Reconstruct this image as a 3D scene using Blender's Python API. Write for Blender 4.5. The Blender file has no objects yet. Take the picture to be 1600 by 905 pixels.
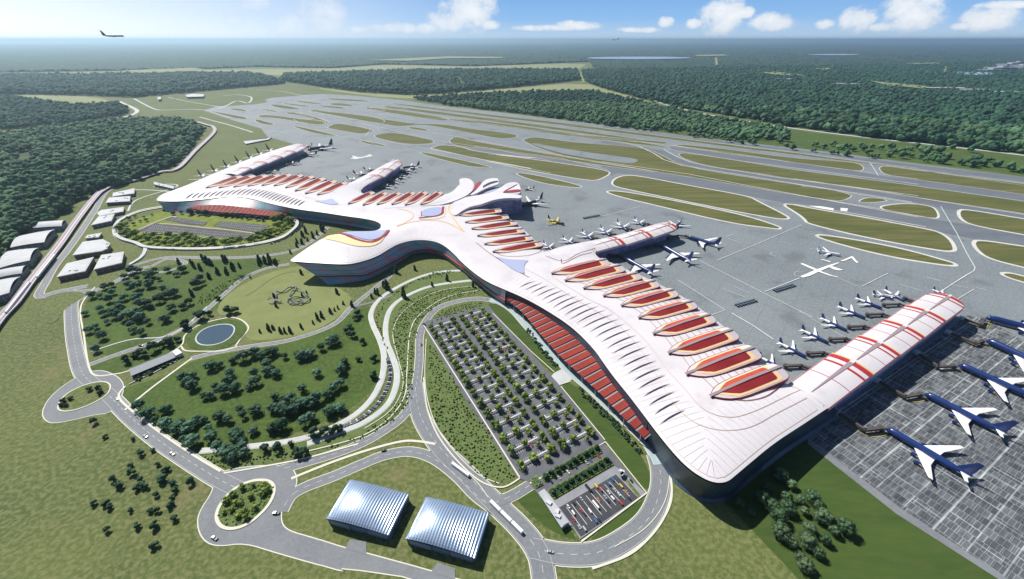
import bpy, bmesh, math, random
import numpy as np
from mathutils import Vector, Matrix
from mathutils.geometry import delaunay_2d_cdt

random.seed(7); rng = np.random.default_rng(11)
SC = bpy.context.scene
COL = SC.collection
# ------------------------------------------------------------------ camera, sky, sun, exposure
H = 400.0; F = 650.0; CX, CY, YH = 800.0, 452.5, 62.0
TH = math.atan((CY - YH) / F)
cam = bpy.data.cameras.new('camera'); co = bpy.data.objects.new('camera', cam); COL.objects.link(co)
cam.sensor_width = 36.0; cam.lens = F / 1600 * 36; cam.clip_start = 1.0; cam.clip_end = 200000
co.location = (0, 0, H); co.rotation_euler = (math.pi / 2 - TH, 0, 0)
SC.camera = co
SUN_EL = math.radians(48); SUN_AZ = math.radians(-46)       # azimuth measured from +y towards +x
sd = Vector((math.sin(SUN_AZ) * math.cos(SUN_EL), math.cos(SUN_AZ) * math.cos(SUN_EL), math.sin(SUN_EL)))
sun = bpy.data.lights.new('sun', 'SUN'); sun.energy = 4.9; sun.angle = math.radians(0.6); sun.color = (1.0, 0.95, 0.87)
so = bpy.data.objects.new('sun', sun); COL.objects.link(so); so.rotation_euler = sd.to_track_quat('Z', 'Y').to_euler()
so.location = (0, 0, 900)
W = bpy.data.worlds.new('World'); SC.world = W; W.use_nodes = True
nt = W.node_tree; N = nt.nodes; L = nt.links
bg = N['Background']; bg.inputs[1].default_value = 0.056
sky = N.new('ShaderNodeTexSky'); sky.sky_type = 'NISHITA'; sky.sun_disc = False
sky.sun_elevation = SUN_EL; sky.sun_rotation = SUN_AZ; sky.altitude = 400; sky.air_density = 1.0; sky.dust_density = 1.0; sky.ozone_density = 1.6
def vm(op, a, b=None):
    n = N.new('ShaderNodeMath'); n.operation = op
    for i, v in enumerate((a, b)):
        if v is None: continue
        if isinstance(v, (int, float)): n.inputs[i].default_value = v
        else: L.new(v, n.inputs[i])
    return n.outputs[0]
tc = N.new('ShaderNodeTexCoord'); sep = N.new('ShaderNodeSeparateXYZ'); L.new(tc.outputs['Generated'], sep.inputs[0])
az = vm('ARCTAN2', sep.outputs[0], sep.outputs[1]); el = sep.outputs[2]
# cumulus standing above the horizon: puffs at given bearings, edges broken by noise
cmb = N.new('ShaderNodeCombineXYZ'); L.new(az, cmb.inputs[0]); L.new(vm('MULTIPLY', el, 1.25), cmb.inputs[1])
nz = N.new('ShaderNodeTexNoise'); nz.inputs['Scale'].default_value = 30; nz.inputs['Detail'].default_value = 9; nz.inputs['Roughness'].default_value = 0.62
L.new(cmb.outputs[0], nz.inputs['Vector'])
nz2 = N.new('ShaderNodeTexNoise'); nz2.inputs['Scale'].default_value = 11; nz2.inputs['Detail'].default_value = 4
L.new(cmb.outputs[0], nz2.inputs['Vector'])
def dirof(x, y):
    dx = (x - CX) / F; dy = (CY - y) / F
    d = Vector((dx, math.cos(TH) + dy * math.sin(TH), -math.sin(TH) + dy * math.cos(TH))).normalized()
    return d
blob = None
for (x, y, rx, ry) in [(505, 26, 46, 42), (450, 38, 40, 22), (470, 45, 26, 14), (735, 18, 48, 36), (700, 34, 36, 20), (665, 44, 22, 10), (765, 38, 18, 9), (1130, 24, 40, 38), (1165, 20, 16, 12),
                       (1205, 36, 46, 17), (1290, 38, 18, 9), (1340, 30, 36, 22), (1430, 20, 66, 38), (1390, 42, 40, 10), (1545, 30, 54, 22), (620, 44, 50, 9), (900, 40, 40, 9), (1500, 42, 20, 8), (1085, 38, 16, 9),
                       (1040, 36, 14, 10), (560, 46, 20, 7), (850, 44, 60, 6), (265, 45, 26, 7), (1570, 8, 50, 8), (365, 30, 18, 14), (400, 6, 26, 14), (1000, 47, 40, 5),
                       (40, 2, 90, 12), (200, 4, 60, 6), (-120, 30, 120, 20), (1760, 30, 70, 18)]:
    d = dirof(x, y); a0 = math.atan2(d.x, d.y); e0 = d.z
    d2 = dirof(x + rx, y); ra = abs(math.atan2(d2.x, d2.y) - a0); re = abs(dirof(x, y - ry).z - e0)
    u = vm('POWER', vm('DIVIDE', vm('SUBTRACT', az, a0), ra), 2); v = vm('DIVIDE', vm('SUBTRACT', el, e0), re); v = vm('POWER', v, 2)
    b = vm('SUBTRACT', 1.0, vm('ADD', u, v)); b = vm('MAXIMUM', b, -1.0)
    blob = b if blob is None else vm('MAXIMUM', blob, b)
dens = vm('ADD', vm('MULTIPLY', blob, 1.0), vm('MULTIPLY', vm('SUBTRACT', nz.outputs[0], 0.47), 3.0))
dens = vm('ADD', dens, vm('MULTIPLY', vm('SUBTRACT', nz2.outputs[0], 0.52), 0.6))
mr = N.new('ShaderNodeMapRange'); mr.inputs[1].default_value = 0.0; mr.inputs[2].default_value = 0.7; L.new(dens, mr.inputs[0])
# cloud tone: brighter where the noise is high (tops), greyer in hollows
shade = N.new('ShaderNodeMapRange'); shade.inputs[1].default_value = -0.1; shade.inputs[2].default_value = 1.5; L.new(dens, shade.inputs[0])
ctone = N.new('ShaderNodeMix'); ctone.data_type = 'RGBA'; L.new(shade.outputs[0], ctone.inputs[0])
ctone.inputs[6].default_value = (7.2, 9.0, 11.2, 1); ctone.inputs[7].default_value = (13.4, 13.5, 13.7, 1)
grad = N.new('ShaderNodeValToRGB'); ge = grad.color_ramp.elements; ge[0].position = 0.0; ge[0].color = (.49, .62, .76, 1); ge[1].position = 1.0; ge[1].color = (.045, .19, .58, 1); gk = ge.new(.22); gk.color = (.25, .46, .76, 1)
mrg = N.new('ShaderNodeMapRange'); mrg.inputs[1].default_value = 0.0; mrg.inputs[2].default_value = 0.16; L.new(el, mrg.inputs[0]); L.new(mrg.outputs[0], grad.inputs[0])
gs = N.new('ShaderNodeVectorMath'); gs.operation = 'SCALE'; gs.inputs['Scale'].default_value = 15.5; L.new(grad.outputs[0], gs.inputs[0])
gl = vm('MAXIMUM', vm('SUBTRACT', 1.0, vm('DIVIDE', vm('ABSOLUTE', vm('ADD', az, .95)), .95)), 0.0); gl = vm('MULTIPLY', vm('POWER', gl, 1.15), vm('MAXIMUM', vm('SUBTRACT', 1.0, vm('MULTIPLY', el, 4.0)), 0.0))
glw = N.new('ShaderNodeMix'); glw.data_type = 'RGBA'; L.new(gl, glw.inputs[0]); L.new(gs.outputs[0], glw.inputs[6]); glw.inputs[7].default_value = (17, 17.4, 17.4, 1)
mrs = N.new('ShaderNodeMapRange'); mrs.inputs[1].default_value = 0.12; mrs.inputs[2].default_value = 0.4; mrs.inputs[3].default_value = 1.0; mrs.inputs[4].default_value = 0.0; L.new(el, mrs.inputs[0])
sk2_ = N.new('ShaderNodeMix'); sk2_.data_type = 'RGBA'; L.new(mrs.outputs[0], sk2_.inputs[0]); L.new(sky.outputs[0], sk2_.inputs[6]); L.new(glw.outputs[2], sk2_.inputs[7])
mx = N.new('ShaderNodeMix'); mx.data_type = 'RGBA'; L.new(vm('MULTIPLY', mr.outputs[0], vm('MAXIMUM', vm('SUBTRACT', 0.95, vm('MULTIPLY', gl, 1.6)), 0.0)), mx.inputs[0]); L.new(sk2_.outputs[2], mx.inputs[6]); L.new(ctone.outputs[2], mx.inputs[7])
L.new(mx.outputs[2], bg.inputs[0])
SC.view_settings.view_transform = 'Standard'; SC.view_settings.look = 'None'; SC.view_settings.exposure = 0.42; SC.view_settings.gamma = 1
SC.view_settings.use_curve_mapping = False
SC.cycles.max_bounces = 5; SC.cycles.diffuse_bounces = 2; SC.cycles.glossy_bounces = 2; SC.cycles.transmission_bounces = 2
SC.cycles.volume_bounces = 0; SC.cycles.use_denoising = True; SC.cycles.use_adaptive_sampling = True

# ------------------------------------------------------------------ measuring helpers
def P(x, y, z=0.0):
    """the point of the level plane z that a bearing (given as a position in the 1600 x 905 view) meets"""
    dx = (x - CX) / F; dy = (CY - y) / F
    vy = math.cos(TH) + dy * math.sin(TH); vz = -math.sin(TH) + dy * math.cos(TH)
    t = (H - z) / -vz
    return Vector((dx * t, vy * t))
def fr(ox, oy, s, txt):
    out = []
    for w in txt.split():
        a, b = w.split(','); out.append((ox + float(a) * s, oy + float(b) * s))
    return out
G1 = (0, 290, .3375); G2 = (530, 290, .3375); G3 = (0, 590, .3482); G4 = (530, 590, .3482); G5 = (1060, 590, .3482)
LF = (0, 280, .2432); P7 = (180, 310, .2); KF = (780, 680, .1878)
Z5 = (740, 170, .225); Z6 = (940, 180, .225); Z7 = (1240, 230, .243); Z8 = (1200, 380, .25); ZA = (300, 110, .1875); ZB = (460, 140, .1875); ZC = (560, 160, .1875)
ZL = (230, 190, .1875); ZM = (430, 190, .1875); ZN = (620, 260, .1875); ZR = (840, 330, .2); ZP = (1280, 430, .232); ZQ = (1180, 430, .1625)
AB = (0, 0, 1)
def f(frame, txt): return fr(*frame, txt)
def WP(pts, z=0.0): return [P(x, y, z) for x, y in pts]
def chaikin(p, closed=True, n=2):
    for _ in range(n):
        q = []; m = len(p); rngg = range(m if closed else m - 1)
        if not closed: q.append(p[0])
        for i in rngg:
            a, b = p[i], p[(i + 1) % m]
            q.append(a * .75 + b * .25); q.append(a * .25 + b * .75)
        if not closed: q.append(p[-1])
        p = q
    out = []
    for v in p:
        if not out or (v - out[-1]).length > 1e-3: out.append(v)
    if closed and len(out) > 1 and (out[0] - out[-1]).length < 1e-3: out.pop()
    return out
def catmull(p, closed=False, n=6):
    out = []; m = len(p)
    for i in range(m if closed else m - 1):
        if closed: a, b, c, d = p[(i - 1) % m], p[i], p[(i + 1) % m], p[(i + 2) % m]
        else: a, b, c, d = p[max(i - 1, 0)], p[i], p[i + 1], p[min(i + 2, m - 1)]
        for k in range(n):
            t = k / n
            out.append(.5 * ((2 * b) + (c - a) * t + (2 * a - 5 * b + 4 * c - d) * t * t + (3 * b - a - 3 * c + d) * t ** 3))
    if not closed: out.append(p[-1])
    return out
def resample(p, step, closed=False):
    q = list(p) + ([p[0]] if closed else []); out = [q[0]]; acc = 0
    for a, b in zip(q, q[1:]):
        l = (b - a).length; d = step - acc
        while d <= l and l > 1e-6: out.append(a.lerp(b, d / l)); d += step
        acc = (acc + l) % step if l < step - acc else l - (d - step)
    if not closed and (out[-1] - p[-1]).length > step * .3: out.append(p[-1])
    if closed and (out[-1] - out[0]).length < step * .4: out.pop()
    return out
def area(p): return .5 * sum(a.x * b.y - b.x * a.y for a, b in zip(p, p[1:] + p[:1]))
def normals(p, closed):
    out = []; m = len(p)
    for i in range(m):
        a = p[(i - 1) % m] if closed or i > 0 else p[i]; b = p[(i + 1) % m] if closed or i < m - 1 else p[i]
        d = (b - a); d = d.normalized() if d.length > 1e-9 else Vector((1, 0)); out.append(Vector((-d.y, d.x)))
    return out      # left of travel
def offset(p, d, closed=True):
    """d > 0 grows a closed outline outward"""
    s = (-1 if area(p) > 0 else 1) if closed else 1
    return [v + n * (d * s) for v, n in zip(p, normals(p, closed))]
def inside(px, py, poly):
    xs = np.array([v[0] for v in poly]); ys = np.array([v[1] for v in poly]); r = np.zeros(px.shape, bool); j = len(xs) - 1
    for i in range(len(xs)):
        c = ((ys[i] > py) != (ys[j] > py)) & (px < (xs[j] - xs[i]) * (py - ys[i]) / (ys[j] - ys[i] + 1e-12) + xs[i]); r ^= c; j = i
    return r

# ------------------------------------------------------------------ materials
MATS = {}
def mat(name, col, rough=.8, col2=None, scale=.02, detail=6, metal=0, spec=.3, bump=0, bscale=.5, mixlo=.35, mixhi=.65, stretch=None, col3=None, scale3=.5, amt3=.5, lines=None, soil=None):
    if name in MATS: return MATS[name]
    m = bpy.data.materials.new(name); m.use_nodes = True; t = m.node_tree; b = t.nodes['Principled BSDF']
    b.inputs['Roughness'].default_value = rough; b.inputs['Metallic'].default_value = metal; b.inputs['Specular IOR Level'].default_value = spec
    cc = (*col, 1)
    b.inputs['Base Color'].default_value = cc
    tcn = t.nodes.new('ShaderNodeTexCoord'); vec = tcn.outputs['Object']
    if stretch:
        mp = t.nodes.new('ShaderNodeMapping'); mp.inputs['Rotation'].default_value = (0, 0, stretch[0]); mp.inputs['Scale'].default_value = (stretch[1], stretch[2], 1)
        t.links.new(vec, mp.inputs[0]); vec = mp.outputs[0]
    out = None
    def mix(fac, a, c):
        mm = t.nodes.new('ShaderNodeMix'); mm.data_type = 'RGBA'; t.links.new(fac, mm.inputs[0])
        if hasattr(a, 'is_output') : t.links.new(a, mm.inputs[6])
        else: mm.inputs[6].default_value = a
        mm.inputs[7].default_value = c; return mm.outputs[2]
    def noise(s, d, lo, hi, v=vec):
        n = t.nodes.new('ShaderNodeTexNoise'); n.inputs['Scale'].default_value = s; n.inputs['Detail'].default_value = d; n.inputs['Roughness'].default_value = .6; t.links.new(v, n.inputs['Vector'])
        r = t.nodes.new('ShaderNodeMapRange'); r.inputs[1].default_value = lo; r.inputs[2].default_value = hi; t.links.new(n.outputs[0], r.inputs[0]); return r.outputs[0]
    cur = cc
    if col2: cur = mix(noise(scale, detail, mixlo, mixhi), cur, (*col2, 1))
    if col3:
        fct = noise(scale3, 5, .42, .62); k = t.nodes.new('ShaderNodeMath'); k.operation = 'MULTIPLY'; t.links.new(fct, k.inputs[0]); k.inputs[1].default_value = amt3
        cur = mix(k.outputs[0], cur, (*col3, 1))
    if soil:     # worn or stained patches with a shape of their own
        fct = noise(soil[1], 8, soil[2], soil[2] + .10); k = t.nodes.new('ShaderNodeMath'); k.operation = 'MULTIPLY'; t.links.new(fct, k.inputs[0]); k.inputs[1].default_value = soil[3]; cur = mix(k.outputs[0], cur, (*soil[0], 1))
    if lines:    # joints: list of (rot, spacing x, spacing y, width, colour)
        for (rot, sx, sy, wd, lc) in lines:
            mp = t.nodes.new('ShaderNodeMapping'); mp.vector_type = 'POINT'; mp.inputs['Rotation'].default_value = (0, 0, rot); t.links.new(tcn.outputs['Object'], mp.inputs[0])
            br = t.nodes.new('ShaderNodeTexBrick'); br.inputs['Scale'].default_value = 1.0; br.inputs['Brick Width'].default_value = sx; br.inputs['Row Height'].default_value = sy
            br.inputs['Mortar Size'].default_value = wd; br.inputs['Mortar Smooth'].default_value = .2; br.offset = 0.37 if lc[0] > .3 else 0.0
            t.links.new(mp.outputs[0], br.inputs['Vector'])
            k = t.nodes.new('ShaderNodeMath'); k.operation = 'MULTIPLY'; t.links.new(br.outputs['Fac'], k.inputs[0]); k.inputs[1].default_value = lc[3] if len(lc) > 3 else 1.0
            cur = mix(k.outputs[0], cur, (*lc[:3], 1))
    if hasattr(cur, 'is_output'): t.links.new(cur, b.inputs['Base Color'])
    if bump:
        n = t.nodes.new('ShaderNodeTexNoise'); n.inputs['Scale'].default_value = bscale; n.inputs['Detail'].default_value = 4; t.links.new(vec, n.inputs['Vector'])
        bp = t.nodes.new('ShaderNodeBump'); bp.inputs['Strength'].default_value = .6; bp.inputs['Distance'].default_value = bump
        t.links.new(n.outputs[0], bp.inputs['Height']); t.links.new(bp.outputs[0], b.inputs['Normal'])
    MATS[name] = m; return m
RUN = math.radians(-37)     # runway bearing used for mowing stripes and slab joints
M_field = mat('field_grass', (.100, .128, .036), .95, (.062, .092, .026), .006, 8, col3=(.195, .20, .085), scale3=.22, amt3=.7, bump=.8, bscale=.3, soil=((.20, .165, .095), .013, .60, .6))
M_air = mat('airfield_grass', (.094, .102, .026), .95, (.145, .136, .048), .012, 6, stretch=(math.radians(37), .22, 2.4), col3=(.055, .075, .018), scale3=.03, amt3=.7)
M_lawn = mat('lawn_grass', (.058, .105, .018), .95, (.036, .070, .013), .02, 8, col3=(.11, .15, .035), scale3=.2, amt3=.5, bump=.4, bscale=.2)
M_dlawn = mat('deep_lawn_grass', (.050, .090, .016), .95, (.036, .068, .014), .03, 6, col3=(.075, .105, .025), scale3=.12, amt3=.5, stretch=(math.radians(52), .3, 1.5))
M_bed = mat('planting_bed', (.105, .150, .045), .95, (.055, .095, .025), .12, 6, col3=(.16, .20, .075), scale3=.5, amt3=.7)
M_yel = mat('yellow_lawn', (.20, .23, .03), .95, (.10, .15, .02), .05, 5)
M_mead = mat('dry_meadow', (.205, .235, .085), .95, (.155, .19, .062), .03, 6, col3=(.19, .20, .09), scale3=.2, amt3=.5)
M_tar = mat('apron_concrete', (.185, .213, .228), .75, (.140, .165, .182), .006, 9, col3=(.27, .30, .31), scale3=.25, amt3=.55, soil=((.115, .125, .135), .012, .56, .6), lines=[(math.radians(39), 40, 40, .5, (.13, .15, .16, .6)), (math.radians(39), 200, 14, .5, (.14, .16, .17, .35))])
M_pat = mat('stand_concrete', (.078, .087, .098), .8, (.054, .060, .070), .05, 6, col3=(.12, .132, .143), scale3=.09, amt3=.7,
            lines=[(math.radians(61), 4.2, 11.0, .16, (.36, .39, .40, .55)), (math.radians(61), 10.8, 11.0, .30, (.33, .36, .37, .6)), (math.radians(-29), 45, 24, .6, (.36, .39, .40, .7)), (math.radians(-29), 150, 62, 1.0, (.33, .36, .37, .9))])
def cells(m, rot, w, h):
    t = m.node_tree; b = t.nodes['Principled BSDF']; src = b.inputs['Base Color'].links[0].from_socket; tcn = t.nodes.new('ShaderNodeTexCoord'); mp = t.nodes.new('ShaderNodeMapping'); mp.inputs['Rotation'].default_value = (0, 0, rot)
    t.links.new(tcn.outputs['Object'], mp.inputs[0]); br = t.nodes.new('ShaderNodeTexBrick'); br.inputs['Scale'].default_value = 1; br.inputs['Brick Width'].default_value = w; br.inputs['Row Height'].default_value = h; br.inputs['Mortar Size'].default_value = 0; br.offset = .37
    br.inputs['Color1'].default_value = (.78, .78, .80, 1); br.inputs['Color2'].default_value = (1.25, 1.25, 1.23, 1); t.links.new(mp.outputs[0], br.inputs['Vector'])
    mm = t.nodes.new('ShaderNodeMix'); mm.data_type = 'RGBA'; mm.blend_type = 'MULTIPLY'; mm.inputs[0].default_value = 1; t.links.new(src, mm.inputs[6]); t.links.new(br.outputs['Color'], mm.inputs[7]); t.links.new(mm.outputs[2], b.inputs['Base Color'])
cells(M_pat, math.radians(61), 10.8, 11.0)
cells(M_pat, math.radians(61), 3.6, 11.0)
M_taxi = mat('taxiway_asphalt', (.135, .152, .175), .8, (.105, .122, .145), .01, 8, col3=(.17, .19, .21), scale3=.12, amt3=.5, stretch=(math.radians(39), .2, 2.0))
M_road = mat('road_asphalt', (.190, .205, .222), .8, (.155, .168, .185), .03, 7, col3=(.22, .235, .25), scale3=.3, amt3=.5)
M_asph = mat('dark_asphalt', (.10, .106, .122), .85, (.13, .138, .155), .08, 6)
M_asph2 = mat('fresh_asphalt', (.045, .048, .058), .85, (.065, .068, .08), .08, 6)
M_prom = mat('pale_promenade', (.36, .44, .46), .8, (.30, .39, .41), .05, 6)
M_path = mat('pale_path', (.50, .52, .52), .8, (.42, .45, .46), .05, 6)
M_pave = mat('lot_paving', (.27, .28, .30), .8, (.22, .23, .25), .1, 6)
M_kerb = mat('pale_kerb', (.60, .59, .50), .8)
M_band = mat('shoulder_concrete', (.60, .59, .56), .8, (.5, .5, .48), .04, 5)
M_mark = mat('marking_paint', (.62, .64, .66), .7, (.50, .53, .55), .15, 6)
M_wline = mat('white_line_paint', (.78, .78, .76), .6)
M_water = mat('pool_water', (.03, .065, .10), .05, spec=1.0)
M_lake = mat('lake_water', (.35, .42, .5), .12, spec=.9)
M_white = mat('roof_white', (.66, .635, .655), .40, (.61, .585, .61), .01, 5, spec=.4, soil=((.53, .50, .52), .02, .55, .5), lines=[(math.radians(52), 24, 5, .10, (.36, .33, .35, .5))])
M_seam = mat('roof_seam_grey', (.46, .43, .45), .6)
M_gold = mat('roof_gold_trim', (.72, .46, .17), .5)
M_line = mat('roof_line_tan', (.55, .43, .34), .5)
M_slit = mat('slit_glass', (.035, .035, .06), .65, spec=.15)
M_wine = mat('wine_red_trim', (.20, .025, .03), .5)
M_dred = mat('skylight_dark_red', (.31, .028, .026), .35, (.25, .02, .022), .05, 4, spec=.5)
M_sunred = mat('skylight_sunlit_red', (.50, .09, .03), .3, (.42, .05, .025), .05, 4, spec=.5)  # skylight glass on the lit far slope, sunlight painted in as orange
M_cream = mat('skylight_cream', (.86, .60, .32), .5)
M_pink = mat('skylight_pale_pink', (.60, .53, .55), .45)
M_mauve = mat('ridge_mauve', (.30, .23, .25), .5)
M_blue = mat('lens_blue', (.36, .40, .58), .4, spec=.4)
M_vio = mat('pier_glass', (.10, .09, .19), .25, (.16, .13, .24), .08, 6, spec=.6, stretch=(0, 1, 1))
M_redl = mat('canopy_red', (.27, .034, .022), .7, (.19, .024, .018), .02, 5, spec=.15)
M_grey = mat('canopy_grey', (.20, .20, .22), .6)
M_dark = mat('dark_steel', (.03, .035, .045), .5)
M_band2 = mat('facade_band_red', (.40, .03, .04), .5)
M_steel = mat('pale_steel', (.55, .56, .58), .4)
M_brown = mat('bridge_brown', (.075, .062, .060), .6, (.10, .085, .08), .3, 4)
M_navy = mat('plane_navy', (.012, .035, .150), .3, spec=.6)
M_pwhite = mat('plane_white', (.78, .78, .82), .35, spec=.5)
M_black = mat('plane_black', (.015, .018, .028), .35, spec=.5)
M_yelp = mat('plane_yellow', (.62, .52, .06), .5)
M_eng = mat('engine_gold', (.48, .42, .14), .5)
M_bark = mat('tree_bark', (.09, .065, .045), .9)
M_barn = mat('hangar_metal', (.34, .43, .56), .30, (.27, .36, .50), .05, 5, metal=.55, spec=.6)
M_hwall = mat('hangar_wall', (.11, .16, .21), .5, (.08, .12, .16), .1, 4)
M_bwall = mat('building_wall', (.30, .31, .33), .6, (.22, .23, .26), .1, 5)
M_bwarm = mat('building_wood', (.30, .17, .10), .7, (.24, .13, .08), .3, 5)
M_broof = mat('building_roof', (.44, .455, .48), .6, (.36, .375, .40), .05, 6)
M_bglass = mat('building_glass', (.05, .07, .09), .2, spec=.7)
M_rail = mat('guideway_concrete', (.52, .47, .50), .7, (.46, .42, .46), .05, 5)
M_track = mat('guideway_track', (.20, .15, .18), .7)
M_sand = mat('dry_clearing', (.26, .27, .13), .95, (.20, .23, .10), .004, 7)
# striped curtain wall: reads a UV whose u is the run along the wall in metres and v the height share
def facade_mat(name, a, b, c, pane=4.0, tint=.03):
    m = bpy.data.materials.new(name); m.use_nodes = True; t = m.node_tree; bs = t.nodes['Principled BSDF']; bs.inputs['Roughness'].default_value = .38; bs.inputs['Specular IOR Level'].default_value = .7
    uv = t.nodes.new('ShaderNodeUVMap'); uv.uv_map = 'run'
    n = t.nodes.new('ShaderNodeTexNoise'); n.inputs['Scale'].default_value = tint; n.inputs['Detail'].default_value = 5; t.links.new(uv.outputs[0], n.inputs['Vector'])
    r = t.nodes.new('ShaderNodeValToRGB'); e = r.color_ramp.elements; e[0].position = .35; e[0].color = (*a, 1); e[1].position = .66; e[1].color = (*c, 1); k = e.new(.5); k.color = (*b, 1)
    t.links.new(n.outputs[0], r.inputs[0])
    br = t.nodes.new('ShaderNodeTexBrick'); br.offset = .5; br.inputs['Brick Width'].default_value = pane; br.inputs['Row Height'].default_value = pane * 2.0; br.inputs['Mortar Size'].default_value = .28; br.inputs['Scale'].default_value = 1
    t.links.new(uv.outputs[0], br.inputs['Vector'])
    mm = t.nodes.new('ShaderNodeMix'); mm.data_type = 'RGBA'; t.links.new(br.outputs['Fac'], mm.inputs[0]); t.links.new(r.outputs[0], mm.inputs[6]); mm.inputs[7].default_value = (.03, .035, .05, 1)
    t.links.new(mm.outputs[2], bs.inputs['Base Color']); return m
M_fac = facade_mat('curtain_wall_teal', (.10, .36, .38), (.34, .40, .46), (.66, .20, .22))  # red end of the ramp paints in a glow from behind the glass
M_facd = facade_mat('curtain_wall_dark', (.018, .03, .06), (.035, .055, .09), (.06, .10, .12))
M_facv = facade_mat('curtain_wall_violet', (.28, .25, .48), (.40, .35, .56), (.54, .46, .64), pane=3.0, tint=.08)
def leafmat(name, a, b, c):
    m = bpy.data.materials.new(name); m.use_nodes = True; t = m.node_tree; bs = t.nodes['Principled BSDF']; bs.inputs['Roughness'].default_value = .85; bs.inputs['Specular IOR Level'].default_value = .2
    g = t.nodes.new('ShaderNodeNewGeometry'); oi = t.nodes.new('ShaderNodeObjectInfo')
    ad = t.nodes.new('ShaderNodeMath'); ad.operation = 'MULTIPLY_ADD'; t.links.new(g.outputs['Random Per Island'], ad.inputs[0]); ad.inputs[1].default_value = .5
    ml = t.nodes.new('ShaderNodeMath'); ml.operation = 'MULTIPLY'; t.links.new(oi.outputs['Random'], ml.inputs[0]); ml.inputs[1].default_value = .5; t.links.new(ml.outputs[0], ad.inputs[2])
    r = t.nodes.new('ShaderNodeValToRGB'); e = r.color_ramp.elements; e[0].color = (*a, 1); e[0].position = .1; e[1].color = (*c, 1); e[1].position = .95; k = e.new(.5); k.color = (*b, 1)
    t.links.new(ad.outputs[0], r.inputs[0]); n2 = t.nodes.new('ShaderNodeTexNoise'); n2.inputs['Scale'].default_value = .006; n2.inputs['Detail'].default_value = 6; t.links.new(g.outputs['Position'], n2.inputs['Vector'])
    mr_ = t.nodes.new('ShaderNodeMapRange'); mr_.inputs[1].default_value = .32; mr_.inputs[2].default_value = .68; mr_.inputs[3].default_value = .50; mr_.inputs[4].default_value = 1.22; t.links.new(n2.outputs[0], mr_.inputs[0])
    vs_ = t.nodes.new('ShaderNodeVectorMath'); vs_.operation = 'SCALE'; t.links.new(r.outputs[0], vs_.inputs[0]); t.links.new(mr_.outputs[0], vs_.inputs['Scale']); t.links.new(vs_.outputs[0], bs.inputs['Base Color'])
    MATS[name] = m; return m
M_lfor = leafmat('forest_leaves', (0.016, 0.055, 0.034), (0.042, 0.110, 0.055), (0.095, 0.175, 0.075))
M_lgar = leafmat('garden_leaves', (.024, .066, .034), (.062, .135, .080), (.16, .26, .17))
M_ldark = leafmat('dark_leaves', (0.018, 0.047, 0.029), (0.029, 0.065, 0.034), (0.049, 0.094, 0.044))
M_llot = leafmat('bright_leaves', (0.091, 0.156, 0.029), (0.156, 0.234, 0.046), (0.273, 0.351, 0.072))
M_lgrove = leafmat('grove_leaves', (0.039, 0.088, 0.044), (0.072, 0.137, 0.065), (0.143, 0.208, 0.104))
M_lbush = leafmat('bush_leaves', (0.058, 0.111, 0.029), (0.111, 0.169, 0.049), (0.195, 0.260, 0.078))

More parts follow.
